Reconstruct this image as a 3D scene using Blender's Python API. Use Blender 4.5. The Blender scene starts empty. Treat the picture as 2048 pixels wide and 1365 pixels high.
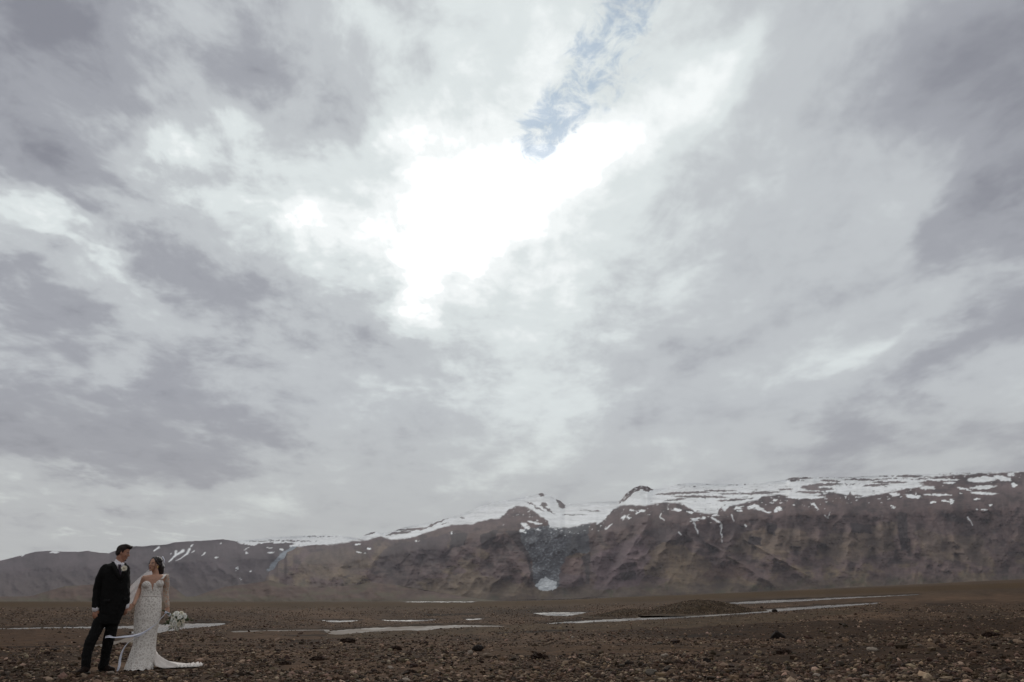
import bpy, bmesh, math, random
import numpy as np
from mathutils import Vector, Matrix

random.seed(7)
RNG = np.random.default_rng(11)
scene = bpy.context.scene
COL = scene.collection

# ------------------------------------------------------------------ camera
F_PX, CX, CY, HOR = 1365.0, 1024.0, 682.5, 1203.0        # 24 mm lens on a 2048 px wide frame
PITCH = math.atan((HOR - CY) / F_PX)
CAM_H = 1.0
cam_d = bpy.data.cameras.new('camera')
cam_d.sensor_width = 36.0
cam_d.lens = 36.0 * F_PX / 2048.0
cam_d.clip_start, cam_d.clip_end = 0.1, 60000.0
cam = bpy.data.objects.new('camera', cam_d)
COL.objects.link(cam)
cam.location = (0, 0, CAM_H)
cam.rotation_euler = (math.pi / 2 + PITCH, 0, 0)
scene.camera = cam

CP, SP = math.cos(PITCH), math.sin(PITCH)
def pix_dir(px, py):
    """photo pixel -> azimuth (from +Y towards +X) and slope (rise per horizontal metre)"""
    px = np.asarray(px, float); py = np.asarray(py, float)
    dx = px - CX; v = py - CY
    Y = F_PX * CP + v * SP
    Z = F_PX * SP - v * CP
    return np.arctan2(dx, Y), Z / np.hypot(dx, Y)

def world_pix(x, y, z):
    z = z - CAM_H
    d = y * CP + z * SP
    return CX + F_PX * x / d, CY - F_PX * (z * CP - y * SP) / d

# ------------------------------------------------------------------ world: overcast sky, sun behind the cloud
SUN_AZ, SUN_SL = [float(a) for a in pix_dir(870, 440)]
SUN_EL = math.atan(SUN_SL)
world = bpy.data.worlds.new('World')
scene.world = world
world.cycles.sampling_method = 'MANUAL'
world.cycles.sample_map_resolution = 512
world.use_nodes = True
WN, WL = world.node_tree.nodes, world.node_tree.links
WN.clear()

def wnode(t, **kw):
    n = WN.new(t)
    for k, v in kw.items():
        setattr(n, k, v)
    return n

def wmath(op, a, b=None, clamp=False):
    n = wnode('ShaderNodeMath', operation=op, use_clamp=clamp)
    for i, s in enumerate((a, b)):
        if s is None: continue
        if isinstance(s, (int, float)): n.inputs[i].default_value = s
        else: WL.new(s, n.inputs[i])
    return n.outputs[0]

def build_world():
    tc = wnode('ShaderNodeTexCoord')
    sep = wnode('ShaderNodeSeparateXYZ'); WL.new(tc.outputs['Generated'], sep.inputs[0])
    x, y, z = sep.outputs
    az = wmath('ARCTAN2', x, y)
    el = wmath('ARCSINE', z)
    # coordinates on a flat cloud ceiling
    zz = wmath('ADD', wmath('MAXIMUM', z, 0.0), 0.16)
    qx = wmath('DIVIDE', x, zz); qy = wmath('DIVIDE', y, zz)
    q = wnode('ShaderNodeCombineXYZ'); WL.new(qx, q.inputs[0]); WL.new(qy, q.inputs[1])
    def noise(scale, sx, sy, detail, rough, dist=0.0, off=(0, 0, 0), rot=0.0):
        m = wnode('ShaderNodeMapping'); WL.new(q.outputs[0], m.inputs[0])
        m.inputs['Scale'].default_value = (sx, sy, 1); m.inputs['Location'].default_value = off
        m.inputs['Rotation'].default_value = (0, 0, rot)
        n = wnode('ShaderNodeTexNoise'); WL.new(m.outputs[0], n.inputs['Vector'])
        n.inputs['Scale'].default_value = scale; n.inputs['Detail'].default_value = detail
        n.inputs['Roughness'].default_value = rough; n.inputs['Distortion'].default_value = dist
        return n
    P0 = wnode('ShaderNodeCombineXYZ'); WL.new(az, P0.inputs[0]); WL.new(el, P0.inputs[1])
    # ragged edges: warp the angular coordinates
    nw = noise(2.2, 1.0, 0.75, 5, 0.62, off=(3.1, 1.7, 0))
    sub = wnode('ShaderNodeVectorMath', operation='SUBTRACT'); WL.new(nw.outputs['Color'], sub.inputs[0]); sub.inputs[1].default_value = (.5, .5, .5)
    scl = wnode('ShaderNodeVectorMath', operation='MULTIPLY'); WL.new(sub.outputs[0], scl.inputs[0]); scl.inputs[1].default_value = (.30, .24, 0)
    P = wnode('ShaderNodeVectorMath', operation='ADD'); WL.new(P0.outputs[0], P.inputs[0]); WL.new(scl.outputs[0], P.inputs[1])
    def blob(px, py, rx, ry, ang, src):
        a, s = [float(t) for t in pix_dir(px, py)]
        a2, s2 = [float(t) for t in pix_dir(px + 1, py)]
        a3, s3 = [float(t) for t in pix_dir(px, py + 1)]
        kx, ky = abs(a2 - a), abs(math.atan(s3) - math.atan(s))
        m = wnode('ShaderNodeMapping', vector_type='TEXTURE'); WL.new(src, m.inputs[0])
        m.inputs['Location'].default_value = (a, math.atan(s), 0)
        m.inputs['Rotation'].default_value = (0, 0, math.radians(ang))
        m.inputs['Scale'].default_value = (rx * kx * 1.6, ry * ky * 1.6, 1)
        L = wnode('ShaderNodeVectorMath', operation='LENGTH'); WL.new(m.outputs[0], L.inputs[0])
        return L.outputs['Value']
    def falloff(d, w):
        r = wnode('ShaderNodeMapRange', interpolation_type='SMOOTHSTEP')
        WL.new(d, r.inputs['Value'])
        r.inputs['From Min'].default_value = 0; r.inputs['From Max'].default_value = 1
        r.inputs['To Min'].default_value = w; r.inputs['To Max'].default_value = 0
        return r.outputs[0]
    total = None
    for (px, py, rx, ry, ang, w) in SKY_BLOBS:
        f = falloff(blob(px, py, rx, ry, ang, P.outputs[0]), w)
        total = f if total is None else wmath('ADD', total, f)
    n1 = noise(1.5, 1.25, 0.8, 6, 0.6, 0.25, off=(7.7, 2.3, 0))
    n2 = noise(4.6, 1.15, 0.9, 6, 0.62, 0.35, off=(1.3, 9.1, 0))
    n3 = noise(15.0, 1.0, 1.0, 4, 0.6, 0.2, off=(5.3, 0.4, 0))
    # the cloud is broken up on one side of the valley and smooth on the other
    side = wnode('ShaderNodeMapRange'); WL.new(az, side.inputs['Value'])
    side.inputs['From Min'].default_value = -.5; side.inputs['From Max'].default_value = .45
    side.inputs['To Min'].default_value = 1.15; side.inputs['To Max'].default_value = .5
    fine = wmath('ADD', wmath('MULTIPLY', wmath('SUBTRACT', n2.outputs[0], 0.5), 0.80), wmath('MULTIPLY', wmath('SUBTRACT', n3.outputs[0], 0.5), 0.30))
    lift = wnode('ShaderNodeMapRange', interpolation_type='SMOOTHSTEP'); WL.new(el, lift.inputs['Value'])
    lift.inputs['From Min'].default_value = .02; lift.inputs['From Max'].default_value = .5
    lift.inputs['To Min'].default_value = .22; lift.inputs['To Max'].default_value = 1.0
    v = wmath('ADD', wmath('MULTIPLY', wmath('SUBTRACT', n1.outputs[0], 0.5), 0.75), wmath('MULTIPLY', wmath('MULTIPLY', fine, side.outputs[0]), lift.outputs[0]))
    V = wmath('ADD', wmath('ADD', total, v), 0.455, clamp=True)
    ramp = wnode('ShaderNodeValToRGB'); WL.new(V, ramp.inputs[0])
    cr = ramp.color_ramp; cr.interpolation = 'EASE'
    stops = [(0.0, (.245, .255, .295)), (.25, (.36, .375, .415)), (.5, (.545, .575, .60)), (.72, (.755, .81, .815)), (.9, (.96, 1.0, 1.0)), (1.0, (1.22, 1.25, 1.24))]
    cr.elements[0].position, cr.elements[0].color = stops[0][0], (*stops[0][1], 1)
    cr.elements[1].position, cr.elements[1].color = stops[-1][0], (*stops[-1][1], 1)
    for p_, c_ in stops[1:-1]:
        e = cr.elements.new(p_); e.color = (*c_, 1)
    gain = wnode('ShaderNodeVectorMath', operation='SCALE'); WL.new(ramp.outputs[0], gain.inputs[0]); gain.inputs['Scale'].default_value = 10.0
    # warm pale tint low over the horizon
    low = wnode('ShaderNodeMapRange'); WL.new(el, low.inputs['Value'])
    low.inputs['From Min'].default_value = 0.0; low.inputs['From Max'].default_value = 0.26
    low.inputs['To Min'].default_value = 1; low.inputs['To Max'].default_value = 0
    tint = wnode('ShaderNodeMix', data_type='RGBA', blend_type='MULTIPLY'); WL.new(low.outputs[0], tint.inputs['Factor'])
    WL.new(gain.outputs[0], tint.inputs['A']); tint.inputs['B'].default_value = (1.02, 1.0, .93, 1)
    # clear sky seen through the gap in the cloud
    sky = wnode('ShaderNodeTexSky', sky_type='NISHITA')
    sky.sun_disc = False; sky.sun_elevation = SUN_EL; sky.sun_rotation = SUN_AZ
    sky.air_density = 1.6; sky.dust_density = 0.0; sky.ozone_density = 0.7
    nh = noise(19.0, 1.0, 0.8, 6, 0.68, 0.5, off=(4.4, 4.4, 0))
    hole = None
    for (px, py, rx, ry, ang, w) in SKY_HOLES:
        f = falloff(blob(px, py, rx, ry, ang, P0.outputs[0]), w)
        hole = f if hole is None else wmath('ADD', hole, f)
    hv = wmath('ADD', hole, wmath('MULTIPLY', wmath('SUBTRACT', nh.outputs[0], 0.5), 3.4))
    hm = wnode('ShaderNodeMapRange', interpolation_type='SMOOTHSTEP'); WL.new(hv, hm.inputs['Value'])
    hm.inputs['From Min'].default_value = 0.12; hm.inputs['From Max'].default_value = 0.95
    hm.inputs['To Min'].default_value = 0; hm.inputs['To Max'].default_value = 0.56
    gate = wmath('MULTIPLY', hm.outputs[0], wmath('MINIMUM', wmath('MULTIPLY', hole, 6.0), 1.0))
    mix = wnode('ShaderNodeMix', data_type='RGBA'); WL.new(gate, mix.inputs['Factor'])
    WL.new(tint.outputs['Result'], mix.inputs['A']); WL.new(sky.outputs[0], mix.inputs['B'])
    bg = wnode('ShaderNodeBackground'); WL.new(mix.outputs['Result'], bg.inputs['Color']); bg.inputs['Strength'].default_value = 0.1
    out = wnode('ShaderNodeOutputWorld'); WL.new(bg.outputs[0], out.inputs[0])

# cloud breaks (+) and thick cloud (-): photo pixel, radii, tilt in degrees, weight
SKY_BLOBS = [
    (1080, 520, 720, 460, 12, .17), (1000, 250, 560, 400, 10, .15), (860, 410, 195, 150, 0, .38), (880, 480, 150, 90, 0, .12), (828, 585, 50, 95, 0, .30), (1150, 330, 230, 65, 30, .30), (1400, 150, 180, 60, 38, .20), (1010, 60, 200, 130, 0, .05),
    (372, 300, 50, 55, 0, .28), (490, 240, 45, 70, -20, .18), (440, 325, 60, 35, 0, .20),
    (190, 490, 170, 34, -32, .30), (90, 430, 90, 40, -20, .20), (640, 330, 90, 60, 0, .16), (330, 390, 160, 50, 10, .12),
    (620, 430, 120, 60, -30, .14), (1230, 580, 260, 130, 20, .06), (1780, 620, 280, 30, 25, .10), (1930, 860, 200, 60, 8, .10), (1000, 720, 300, 90, 0, .06),
    (800, 930, 380, 34, 3, .08), (150, 985, 320, 22, 0, .10), (250, 1058, 280, 12, -2, .10),
    (70, 120, 340, 260, 0, -.36), (560, 130, 190, 160, 0, -.24), (690, 260, 80, 120, 10, -.18), (300, 500, 260, 90, -20, -.20), (40, 610, 170, 70, -10, -.24),
    (540, 600, 240, 80, -10, -.16), (2010, 110, 260, 280, 0, -.42), (2000, 430, 260, 60, 22, -.26), (1700, 280, 280, 140, 30, -.16), (1980, 640, 300, 60, 20, -.22),
    (1880, 760, 320, 50, 18, -.14), (430, 740, 480, 120, 0, -.15), (350, 890, 560, 60, 0, -.21), (1600, 480, 240, 120, 30, -.10), (1250, 850, 260, 60, 10, -.07), (30, 780, 200, 150, 0, -.12), (1700, 880, 300, 50, 8, -.08), (1990, 900, 160, 120, 0, -.08), (700, 690, 160, 60, 0, -.06),
]
SKY_HOLES = [(1190, 110, 130, 60, 45, .50), (1140, 200, 100, 50, 55, .40), (1078, 258, 76, 50, 30, .52), (1290, 15, 90, 60, 30, .45), (1255, 150, 70, 60, 60, .32)]
build_world()

sun_d = bpy.data.lights.new('sun', 'SUN')
sun_d.energy = 1.4; sun_d.angle = math.radians(18); sun_d.color = (1.0, .96, .9)
sun = bpy.data.objects.new('sun', sun_d); COL.objects.link(sun)
sun_dir = Vector((math.sin(SUN_AZ) * math.cos(SUN_EL), math.cos(SUN_AZ) * math.cos(SUN_EL), math.sin(SUN_EL)))
sun.rotation_euler = sun_dir.to_track_quat('Z', 'Y').to_euler()
sun.location = (0, 0, 300)

scene.view_settings.view_transform = 'Standard'
scene.view_settings.look = 'None'
scene.view_settings.exposure = 0.0
scene.view_settings.gamma = 1.0
scene.view_settings.use_curve_mapping = False
scene.render.engine = 'CYCLES'
scene.cycles.use_denoising = True
scene.cycles.max_bounces = 6
scene.cycles.transparent_max_bounces = 12
scene.cycles.volume_bounces = 0

# ------------------------------------------------------------------ helpers
def tag(o, label=None, cat=None, group=None, kind=None):
    if label: o['label'] = label
    if cat: o['category'] = cat
    if group: o['group'] = group
    if kind: o['kind'] = kind
    return o

def mesh_np(name, verts, quads, mat=None, colors=None, smooth=True):
    """fast mesh from numpy arrays (faces all of one size)"""
    verts = np.ascontiguousarray(verts, np.float32); quads = np.ascontiguousarray(quads, np.int32)
    me = bpy.data.meshes.new(name)
    me.vertices.add(len(verts)); me.vertices.foreach_set('co', verts.ravel())
    k = quads.shape[1]
    me.loops.add(quads.size); me.loops.foreach_set('vertex_index', quads.ravel())
    me.polygons.add(len(quads)); me.polygons.foreach_set('loop_start', np.arange(0, quads.size, k, dtype=np.int32))
    me.update(calc_edges=True)
    me.polygons.foreach_set('use_smooth', np.full(len(quads), smooth))
    if colors is not None:
        ca = me.color_attributes.new('Col', 'FLOAT_COLOR', 'POINT')
        c = np.ones((len(verts), 4), np.float32); c[:, :3] = colors
        ca.data.foreach_set('color', c.ravel())
    if mat: me.materials.append(mat)
    return me

def add(name, me, parent=None):
    o = bpy.data.objects.new(name, me)
    COL.objects.link(o)
    if parent is not None: o.parent = parent
    return o

def grid_quads(nr, nc, wrap=False):
    r = np.arange(nr - 1)[:, None]; c = np.arange(nc if wrap else nc - 1)[None, :]
    c2 = (c + 1) % nc
    return np.stack([r * nc + c, r * nc + c2, (r + 1) * nc + c2, (r + 1) * nc + c], -1).reshape(-1, 4)

_perm = np.random.default_rng(5).permutation(256).astype(np.int64)
_ang = np.random.default_rng(6).uniform(0, 2 * np.pi, 256)
_gx, _gy = np.cos(_ang), np.sin(_ang)
def perlin(x, y):
    xi = np.floor(x).astype(np.int64); yi = np.floor(y).astype(np.int64)
    xf = x - xi; yf = y - yi
    u = xf * xf * xf * (xf * (xf * 6 - 15) + 10); v = yf * yf * yf * (yf * (yf * 6 - 15) + 10)
    def g(i, j, a, b):
        h = _perm[(_perm[i & 255] + j) & 255]
        return _gx[h] * a + _gy[h] * b
    n00 = g(xi, yi, xf, yf); n10 = g(xi + 1, yi, xf - 1, yf)
    n01 = g(xi, yi + 1, xf, yf - 1); n11 = g(xi + 1, yi + 1, xf - 1, yf - 1)
    return ((n00 * (1 - u) + n10 * u) * (1 - v) + (n01 * (1 - u) + n11 * u) * v) * 1.5
def fbm(x, y, oct=5, gain=.5, lac=2.03):
    s = 0; a = 1.0; t = 0
    for i in range(oct):
        s = s + a * perlin(x * lac ** i + 17.3 * i, y * lac ** i - 9.1 * i); t += a; a *= gain
    return s / t
def ridged(x, y, oct=4, gain=.5):
    s = 0; a = 1.0; t = 0
    for i in range(oct):
        s = s + a * (1 - np.abs(perlin(x * 2.1 ** i + 31.7 * i, y * 2.1 ** i + 5.2 * i)) * 1.6); t += a; a *= gain
    return s / t
def sstep(a, b, x):
    t = np.clip((x - a) / (b - a), 0, 1); return t * t * (3 - 2 * t)
def in_poly(px, py, poly):
    res = np.zeros(px.shape, bool)
    n = len(poly)
    for i in range(n):
        x1, y1 = poly[i]; x2, y2 = poly[(i + 1) % n]
        if y1 == y2: continue
        c = ((y1 > py) != (y2 > py)) & (px < (x2 - x1) * (py - y1) / (y2 - y1) + x1)
        res ^= c
    return res
def interp(pts, x):
    p = np.array(pts, float); return np.interp(x, p[:, 0], p[:, 1])

# ------------------------------------------------------------------ materials
def mat_new(name):
    m = bpy.data.materials.new(name); m.use_nodes = True
    nt = m.node_tree
    return m, nt, nt.nodes['Principled BSDF']

def mat_plain(name, col, rough=.8, spec=.3, noise=0.0, nscale=40.0, bump=0.0, bscale=80.0, sheen=0.0, sss=0.0):
    m, nt, b = mat_new(name)
    b.inputs['Base Color'].default_value = (*col, 1); b.inputs['Roughness'].default_value = rough
    b.inputs['Specular IOR Level'].default_value = spec
    if sheen: b.inputs['Sheen Weight'].default_value = sheen
    if sss:
        b.inputs['Subsurface Weight'].default_value = sss; b.inputs['Subsurface Radius'].default_value = (.01, .004, .002)
    tc = nt.nodes.new('ShaderNodeTexCoord')
    if noise:
        n = nt.nodes.new('ShaderNodeTexNoise'); n.inputs['Scale'].default_value = nscale; n.inputs['Detail'].default_value = 4
        nt.links.new(tc.outputs['Object'], n.inputs['Vector'])
        r = nt.nodes.new('ShaderNodeMapRange'); nt.links.new(n.outputs[0], r.inputs['Value'])
        r.inputs['From Min'].default_value = .3; r.inputs['From Max'].default_value = .7
        r.inputs['To Min'].default_value = 1 - noise; r.inputs['To Max'].default_value = 1 + noise
        mx = nt.nodes.new('ShaderNodeVectorMath'); mx.operation = 'SCALE'; mx.inputs[0].default_value = col
        nt.links.new(r.outputs[0], mx.inputs['Scale']); nt.links.new(mx.outputs[0], b.inputs['Base Color'])
    if bump:
        n = nt.nodes.new('ShaderNodeTexNoise'); n.inputs['Scale'].default_value = bscale; n.inputs['Detail'].default_value = 5
        nt.links.new(tc.outputs['Object'], n.inputs['Vector'])
        bp = nt.nodes.new('ShaderNodeBump'); bp.inputs['Strength'].default_value = bump; bp.inputs['Distance'].default_value = .01
        nt.links.new(n.outputs[0], bp.inputs['Height']); nt.links.new(bp.outputs[0], b.inputs['Normal'])
    return m

def mat_vcol(name, rough=.9, spec=.2, scale=.02, amp=.25, bump=0.0, bdist=1.0, scale2=None):
    """vertex colour x procedural noise, with procedural bump"""
    m, nt, b = mat_new(name)
    b.inputs['Roughness'].default_value = rough; b.inputs['Specular IOR Level'].default_value = spec
    a = nt.nodes.new('ShaderNodeVertexColor'); a.layer_name = 'Col'
    tc = nt.nodes.new('ShaderNodeTexCoord')
    n = nt.nodes.new('ShaderNodeTexNoise'); n.inputs['Scale'].default_value = scale; n.inputs['Detail'].default_value = 8; n.inputs['Roughness'].default_value = .65
    nt.links.new(tc.outputs['Object'], n.inputs['Vector'])
    r = nt.nodes.new('ShaderNodeMapRange'); nt.links.new(n.outputs[0], r.inputs['Value'])
    r.inputs['From Min'].default_value = .28; r.inputs['From Max'].default_value = .72
    r.inputs['To Min'].default_value = 1 - amp; r.inputs['To Max'].default_value = 1 + amp
    mx = nt.nodes.new('ShaderNodeVectorMath'); mx.operation = 'SCALE'
    nt.links.new(a.outputs['Color'], mx.inputs[0]); nt.links.new(r.outputs[0], mx.inputs['Scale'])
    nt.links.new(mx.outputs[0], b.inputs['Base Color'])
    if bump:
        bp = nt.nodes.new('ShaderNodeBump'); bp.inputs['Strength'].default_value = bump; bp.inputs['Distance'].default_value = bdist
        n2 = n
        if scale2:
            n2 = nt.nodes.new('ShaderNodeTexNoise'); n2.inputs['Scale'].default_value = scale2; n2.inputs['Detail'].default_value = 6
            nt.links.new(tc.outputs['Object'], n2.inputs['Vector'])
        nt.links.new(n2.outputs[0], bp.inputs['Height']); nt.links.new(bp.outputs[0], b.inputs['Normal'])
    return m

M_MOUNT = mat_vcol('mountain_rock', .95, .05, .016, .17, .4, 12.0)
M_GROUND = mat_vcol('gravel_plain', .95, .04, 2.2, .60, .8, .04, 7.0)
M_STONE = mat_vcol('stones', .9, .10, 25.0, .3, 0)

def mat_water(name, c0, c1, r0, r1, spec):
    m, nt, b = mat_new(name)
    b.inputs['IOR'].default_value = 1.33; b.inputs['Specular IOR Level'].default_value = spec
    tc = nt.nodes.new('ShaderNodeTexCoord'); mp = nt.nodes.new('ShaderNodeMapping'); mp.inputs['Scale'].default_value = (1, .35, 1)
    nt.links.new(tc.outputs['Object'], mp.inputs[0])
    n = nt.nodes.new('ShaderNodeTexNoise'); n.inputs['Scale'].default_value = .55; n.inputs['Detail'].default_value = 7; n.inputs['Roughness'].default_value = .65
    nt.links.new(mp.outputs[0], n.inputs['Vector'])
    k = nt.nodes.new('ShaderNodeMapRange'); k.inputs['From Min'].default_value = .42; k.inputs['From Max'].default_value = .58
    nt.links.new(n.outputs[0], k.inputs['Value'])
    mx = nt.nodes.new('ShaderNodeMix'); mx.data_type = 'RGBA'; nt.links.new(k.outputs[0], mx.inputs['Factor'])
    mx.inputs['A'].default_value = (*c0, 1); mx.inputs['B'].default_value = (*c1, 1); nt.links.new(mx.outputs['Result'], b.inputs['Base Color'])
    rr = nt.nodes.new('ShaderNodeMapRange'); rr.inputs['To Min'].default_value = r0; rr.inputs['To Max'].default_value = r1
    nt.links.new(k.outputs[0], rr.inputs['Value']); nt.links.new(rr.outputs[0], b.inputs['Roughness'])
    return m
M_WATER = mat_water('river_water', (.10, .085, .075), (.17, .14, .115), .16, .34, .16)
M_WET = mat_water('wet_silt', (.10, .080, .066), (.16, .128, .104), .5, .75, .05)

# ------------------------------------------------------------------ ground
FAN = [(-180, 0), (-4, 0), (3, .0016), (8, .0052), (14.4, .0092), (22, .0145), (28, .0185), (35, .0238), (45, .026), (80, .02), (130, 0), (180, 0)]
def fan_slope(az):
    d = np.degrees(az)
    return (interp(FAN, d - 2) + interp(FAN, d) + interp(FAN, d + 2)) / 3
def base_z(x, y):
    return np.hypot(x, y) * fan_slope(np.arctan2(x, y))
def pix_ground(px, py):
    az, m = pix_dir(px, py)
    den = np.maximum(fan_slope(az) - m, 1e-4)
    r = CAM_H / den
    return r * np.sin(az), r * np.cos(az), r

# river water seen as flat strips: outlines in photo pixels
WATER = {
    'river_channel': [
        ('pale river channel crossing behind the wedding couple', [(-260, 1257), (0, 1256), (60, 1254.5), (150, 1252.8), (240, 1251.5), (300, 1249.5), (330, 1247), (380, 1246.5), (452, 1245.5), (446, 1249), (420, 1253), (370, 1258), (330, 1262), (318, 1266), (260, 1267), (262, 1262), (300, 1260), (250, 1257), (180, 1256), (110, 1256.5), (60, 1258), (0, 1259), (-260, 1261)]),
        ('grey shallow stream bend at the couple feet', [(160, 1294), (200, 1287), (240, 1279), (262, 1270), (300, 1272), (262, 1285), (230, 1290), (200, 1295)]),
        ('pale shallow river reach across the middle of the plain', [(650, 1262), (690, 1258), (760, 1254), (830, 1251.5), (910, 1249.2), (960, 1249.8), (1010, 1251.5), (1000, 1253.5), (930, 1254.5), (880, 1257), (850, 1261), (790, 1262), (740, 1264), (680, 1269), (658, 1268)]),
        ('thin pale stream along the edge of the brown silt', [(460, 1261), (520, 1259.6), (590, 1259), (660, 1258.2), (660, 1260.5), (590, 1261), (520, 1262), (470, 1264)]),
        ('long pale river channel running up to the gravel fan', [(1085, 1247), (1130, 1243), (1200, 1239), (1280, 1234.5), (1350, 1230), (1420, 1226.5), (1500, 1221), (1570, 1216), (1640, 1211), (1700, 1208), (1760, 1205), (1750, 1208), (1690, 1213), (1600, 1219.5), (1520, 1226), (1440, 1231), (1330, 1238), (1230, 1243), (1150, 1247)]),
        ('pale river reach behind the larger gravel mound', [(1455, 1206), (1500, 1203), (1560, 1200), (1620, 1198), (1680, 1195), (1760, 1192), (1840, 1188.5), (1830, 1190), (1740, 1194.5), (1660, 1199), (1580, 1203.5), (1510, 1207.5), (1475, 1208.5)]),
        ('bright pond between gravel banks near the smaller mound', [(1062, 1226), (1110, 1224.5), (1175, 1224), (1160, 1228), (1135, 1232), (1100, 1231.5), (1080, 1229)]),
        ('small bright pool far out on the gravel', [(640, 1240), (680, 1240.5), (720, 1240), (700, 1243.5), (660, 1244.5)]),
        ('long bright pool on the far gravel', [(757, 1239), (800, 1240), (850, 1239), (880, 1238.5), (850, 1242), (810, 1243.2), (780, 1242)]),
        ('tiny bright pool beside the dark bank', [(928, 1237.5), (950, 1236.8), (972, 1236), (955, 1239), (937, 1239.6)]),
        ('thin bright river line below the far mountain apron', [(800, 1203.9), (860, 1203.6), (955, 1203.5), (945, 1204.6), (870, 1204.9), (815, 1204.6)]),
    ]}
# silt flats, and near corners with lens darkening painted in: outline, colour, stone density
SILT_AND_VIGNETTE = [
    ([(-300, 1262), (0, 1261), (170, 1259), (255, 1259), (255, 1272), (215, 1288), (160, 1297), (60, 1300), (-300, 1306)], (.052, .036, .026), .10),
    ([(440, 1262), (520, 1262.5), (640, 1261.5), (660, 1270), (650, 1277), (560, 1283), (470, 1279)], (.060, .043, .031), .05),
    ([(655, 1270), (740, 1264), (850, 1262), (960, 1255), (1090, 1248), (1250, 1245), (1500, 1233), (1700, 1220), (1760, 1225), (1500, 1250), (1200, 1262), (1000, 1268), (800, 1275), (680, 1278)], (.056, .045, .033), .40),
    ([(1230, 1268), (1450, 1250), (1700, 1243), (2300, 1235), (2300, 1262), (2048, 1270), (1700, 1277), (1450, 1281), (1400, 1276)], (.027, .017, .010), .30),
    ([(930, 1300), (1100, 1291), (1300, 1292), (1450, 1296), (1500, 1301), (1350, 1304), (1230, 1307), (1120, 1313), (950, 1310)], (.052, .036, .024), .14),
    ([(1420, 1300), (1600, 1292), (1800, 1296), (2300, 1285), (2300, 1318), (1900, 1318), (1700, 1322), (1500, 1328), (1420, 1318)], (.030, .021, .015), .25),
    ([(-300, 1312), (60, 1306), (150, 1310), (120, 1330), (200, 1350), (180, 1420), (-300, 1420)], (.030, .021, .015), .75),  # left near corner: lens falloff painted into the ground colour
    ([(1760, 1326), (1900, 1318), (2300, 1312), (2300, 1420), (2000, 1420), (1960, 1360), (1850, 1345)], (.030, .021, .015), .7),  # right near corner darkened in colour to imitate lens falloff
    ([(500, 1330), (650, 1322), (800, 1326), (980, 1334), (960, 1346), (760, 1344), (560, 1342)], (.060, .042, .030), .35),
]
DARK_BANKS = [((845, 1231), (968, 1228), 2.8), ((385, 1242), (442, 1242), 2.8), ((985, 1269), (1150, 1262), 2.2), ((1470, 1205.5), (1625, 1196), 1.6), ((560, 1272), (660, 1271), 2.0), ((1330, 1277), (1500, 1270), 2.2), ((-200, 1299), (180, 1293), 2.0), ((1180, 1317), (1330, 1311), 2.0)]  # wet bank soil, with the overhang's shade painted in as dark stripes
def ground_masks(px, py):
    wx = px + 60 * fbm(px / 60, py / 9, 4); wy = py + 5.0 * fbm(px / 60 + 9, py / 10 + 4, 4)
    col = np.zeros(px.shape + (3,)); dens = np.ones(px.shape)
    n = fbm(px / 120, py / 14, 5)[..., None]; n2 = fbm(px / 30 + 50, py / 6, 4)[..., None]
    big = fbm(px / 260 + 7, py / 22 + 2, 4)[..., None]
    col[:] = np.array((.058, .044, .035)) * np.clip(1 + .5 * n + .4 * n2 + .9 * big, .3, 2)
    far = sstep(1232, 1214, py - np.where(px > 950, -(px - 950) * .035, 0))[..., None]
    col = col * (1 - .6 * far) + far * .6 * np.array((.060, .050, .040)) * (1 + .3 * n)
    fy = py + np.where(px > 950, (px - 950) * .035, 0)
    band = (sstep(1203, 1206, fy) * sstep(1218, 1212, fy))[..., None]
    col = col * (1 - .8 * band) + .8 * band * np.array((.050, .036, .018)) * (1 + .25 * n)
    for poly, c, d in SILT_AND_VIGNETTE:
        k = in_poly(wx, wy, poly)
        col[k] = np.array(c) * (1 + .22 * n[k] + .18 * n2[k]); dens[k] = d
    wet = np.zeros(px.shape)
    for dx_, dy_ in ((0, 2.2), (0, -1.2), (14, .6), (-14, .6), (8, 1.6), (-8, 1.6)):
        wet = np.maximum(wet, water_mask(wx * .15 + px * .85 + dx_, wy * .3 + py * .7 + dy_))
    wetm = (wet * .8)[..., None]
    col = col * (1 - wetm) + wetm * np.array((.034, .028, .024)) * (1 + .6 * n2)
    dens = dens * (1 - .35 * wet)
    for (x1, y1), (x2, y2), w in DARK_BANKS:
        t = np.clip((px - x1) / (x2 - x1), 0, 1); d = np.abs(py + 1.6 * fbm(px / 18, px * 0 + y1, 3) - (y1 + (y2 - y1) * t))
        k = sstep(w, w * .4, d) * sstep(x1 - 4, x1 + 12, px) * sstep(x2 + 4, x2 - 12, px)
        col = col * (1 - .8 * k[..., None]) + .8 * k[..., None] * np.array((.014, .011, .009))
    return col * np.array((1.10, .86, .65)), dens
def water_mask(px, py, grow=0.0):
    k = np.zeros(px.shape, bool)
    for _, poly in WATER['river_channel']:
        k |= in_poly(px, py, poly)
    return k
def undulation(x, y):
    r = np.hypot(x, y)
    return (.018 * fbm(x / .7, y / .7, 3) + .055 * np.clip(fbm(x / 6 + 3, y / 7, 3) + .25, 0, 1) * sstep(9, 20, r)
            + .30 * np.clip(fbm(x / 40, y / 60, 3), 0, 1) * sstep(60, 200, r) + 1.2 * np.clip(fbm(x / 300, y / 300, 3), 0, 1) * sstep(300, 1500, r))

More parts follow.
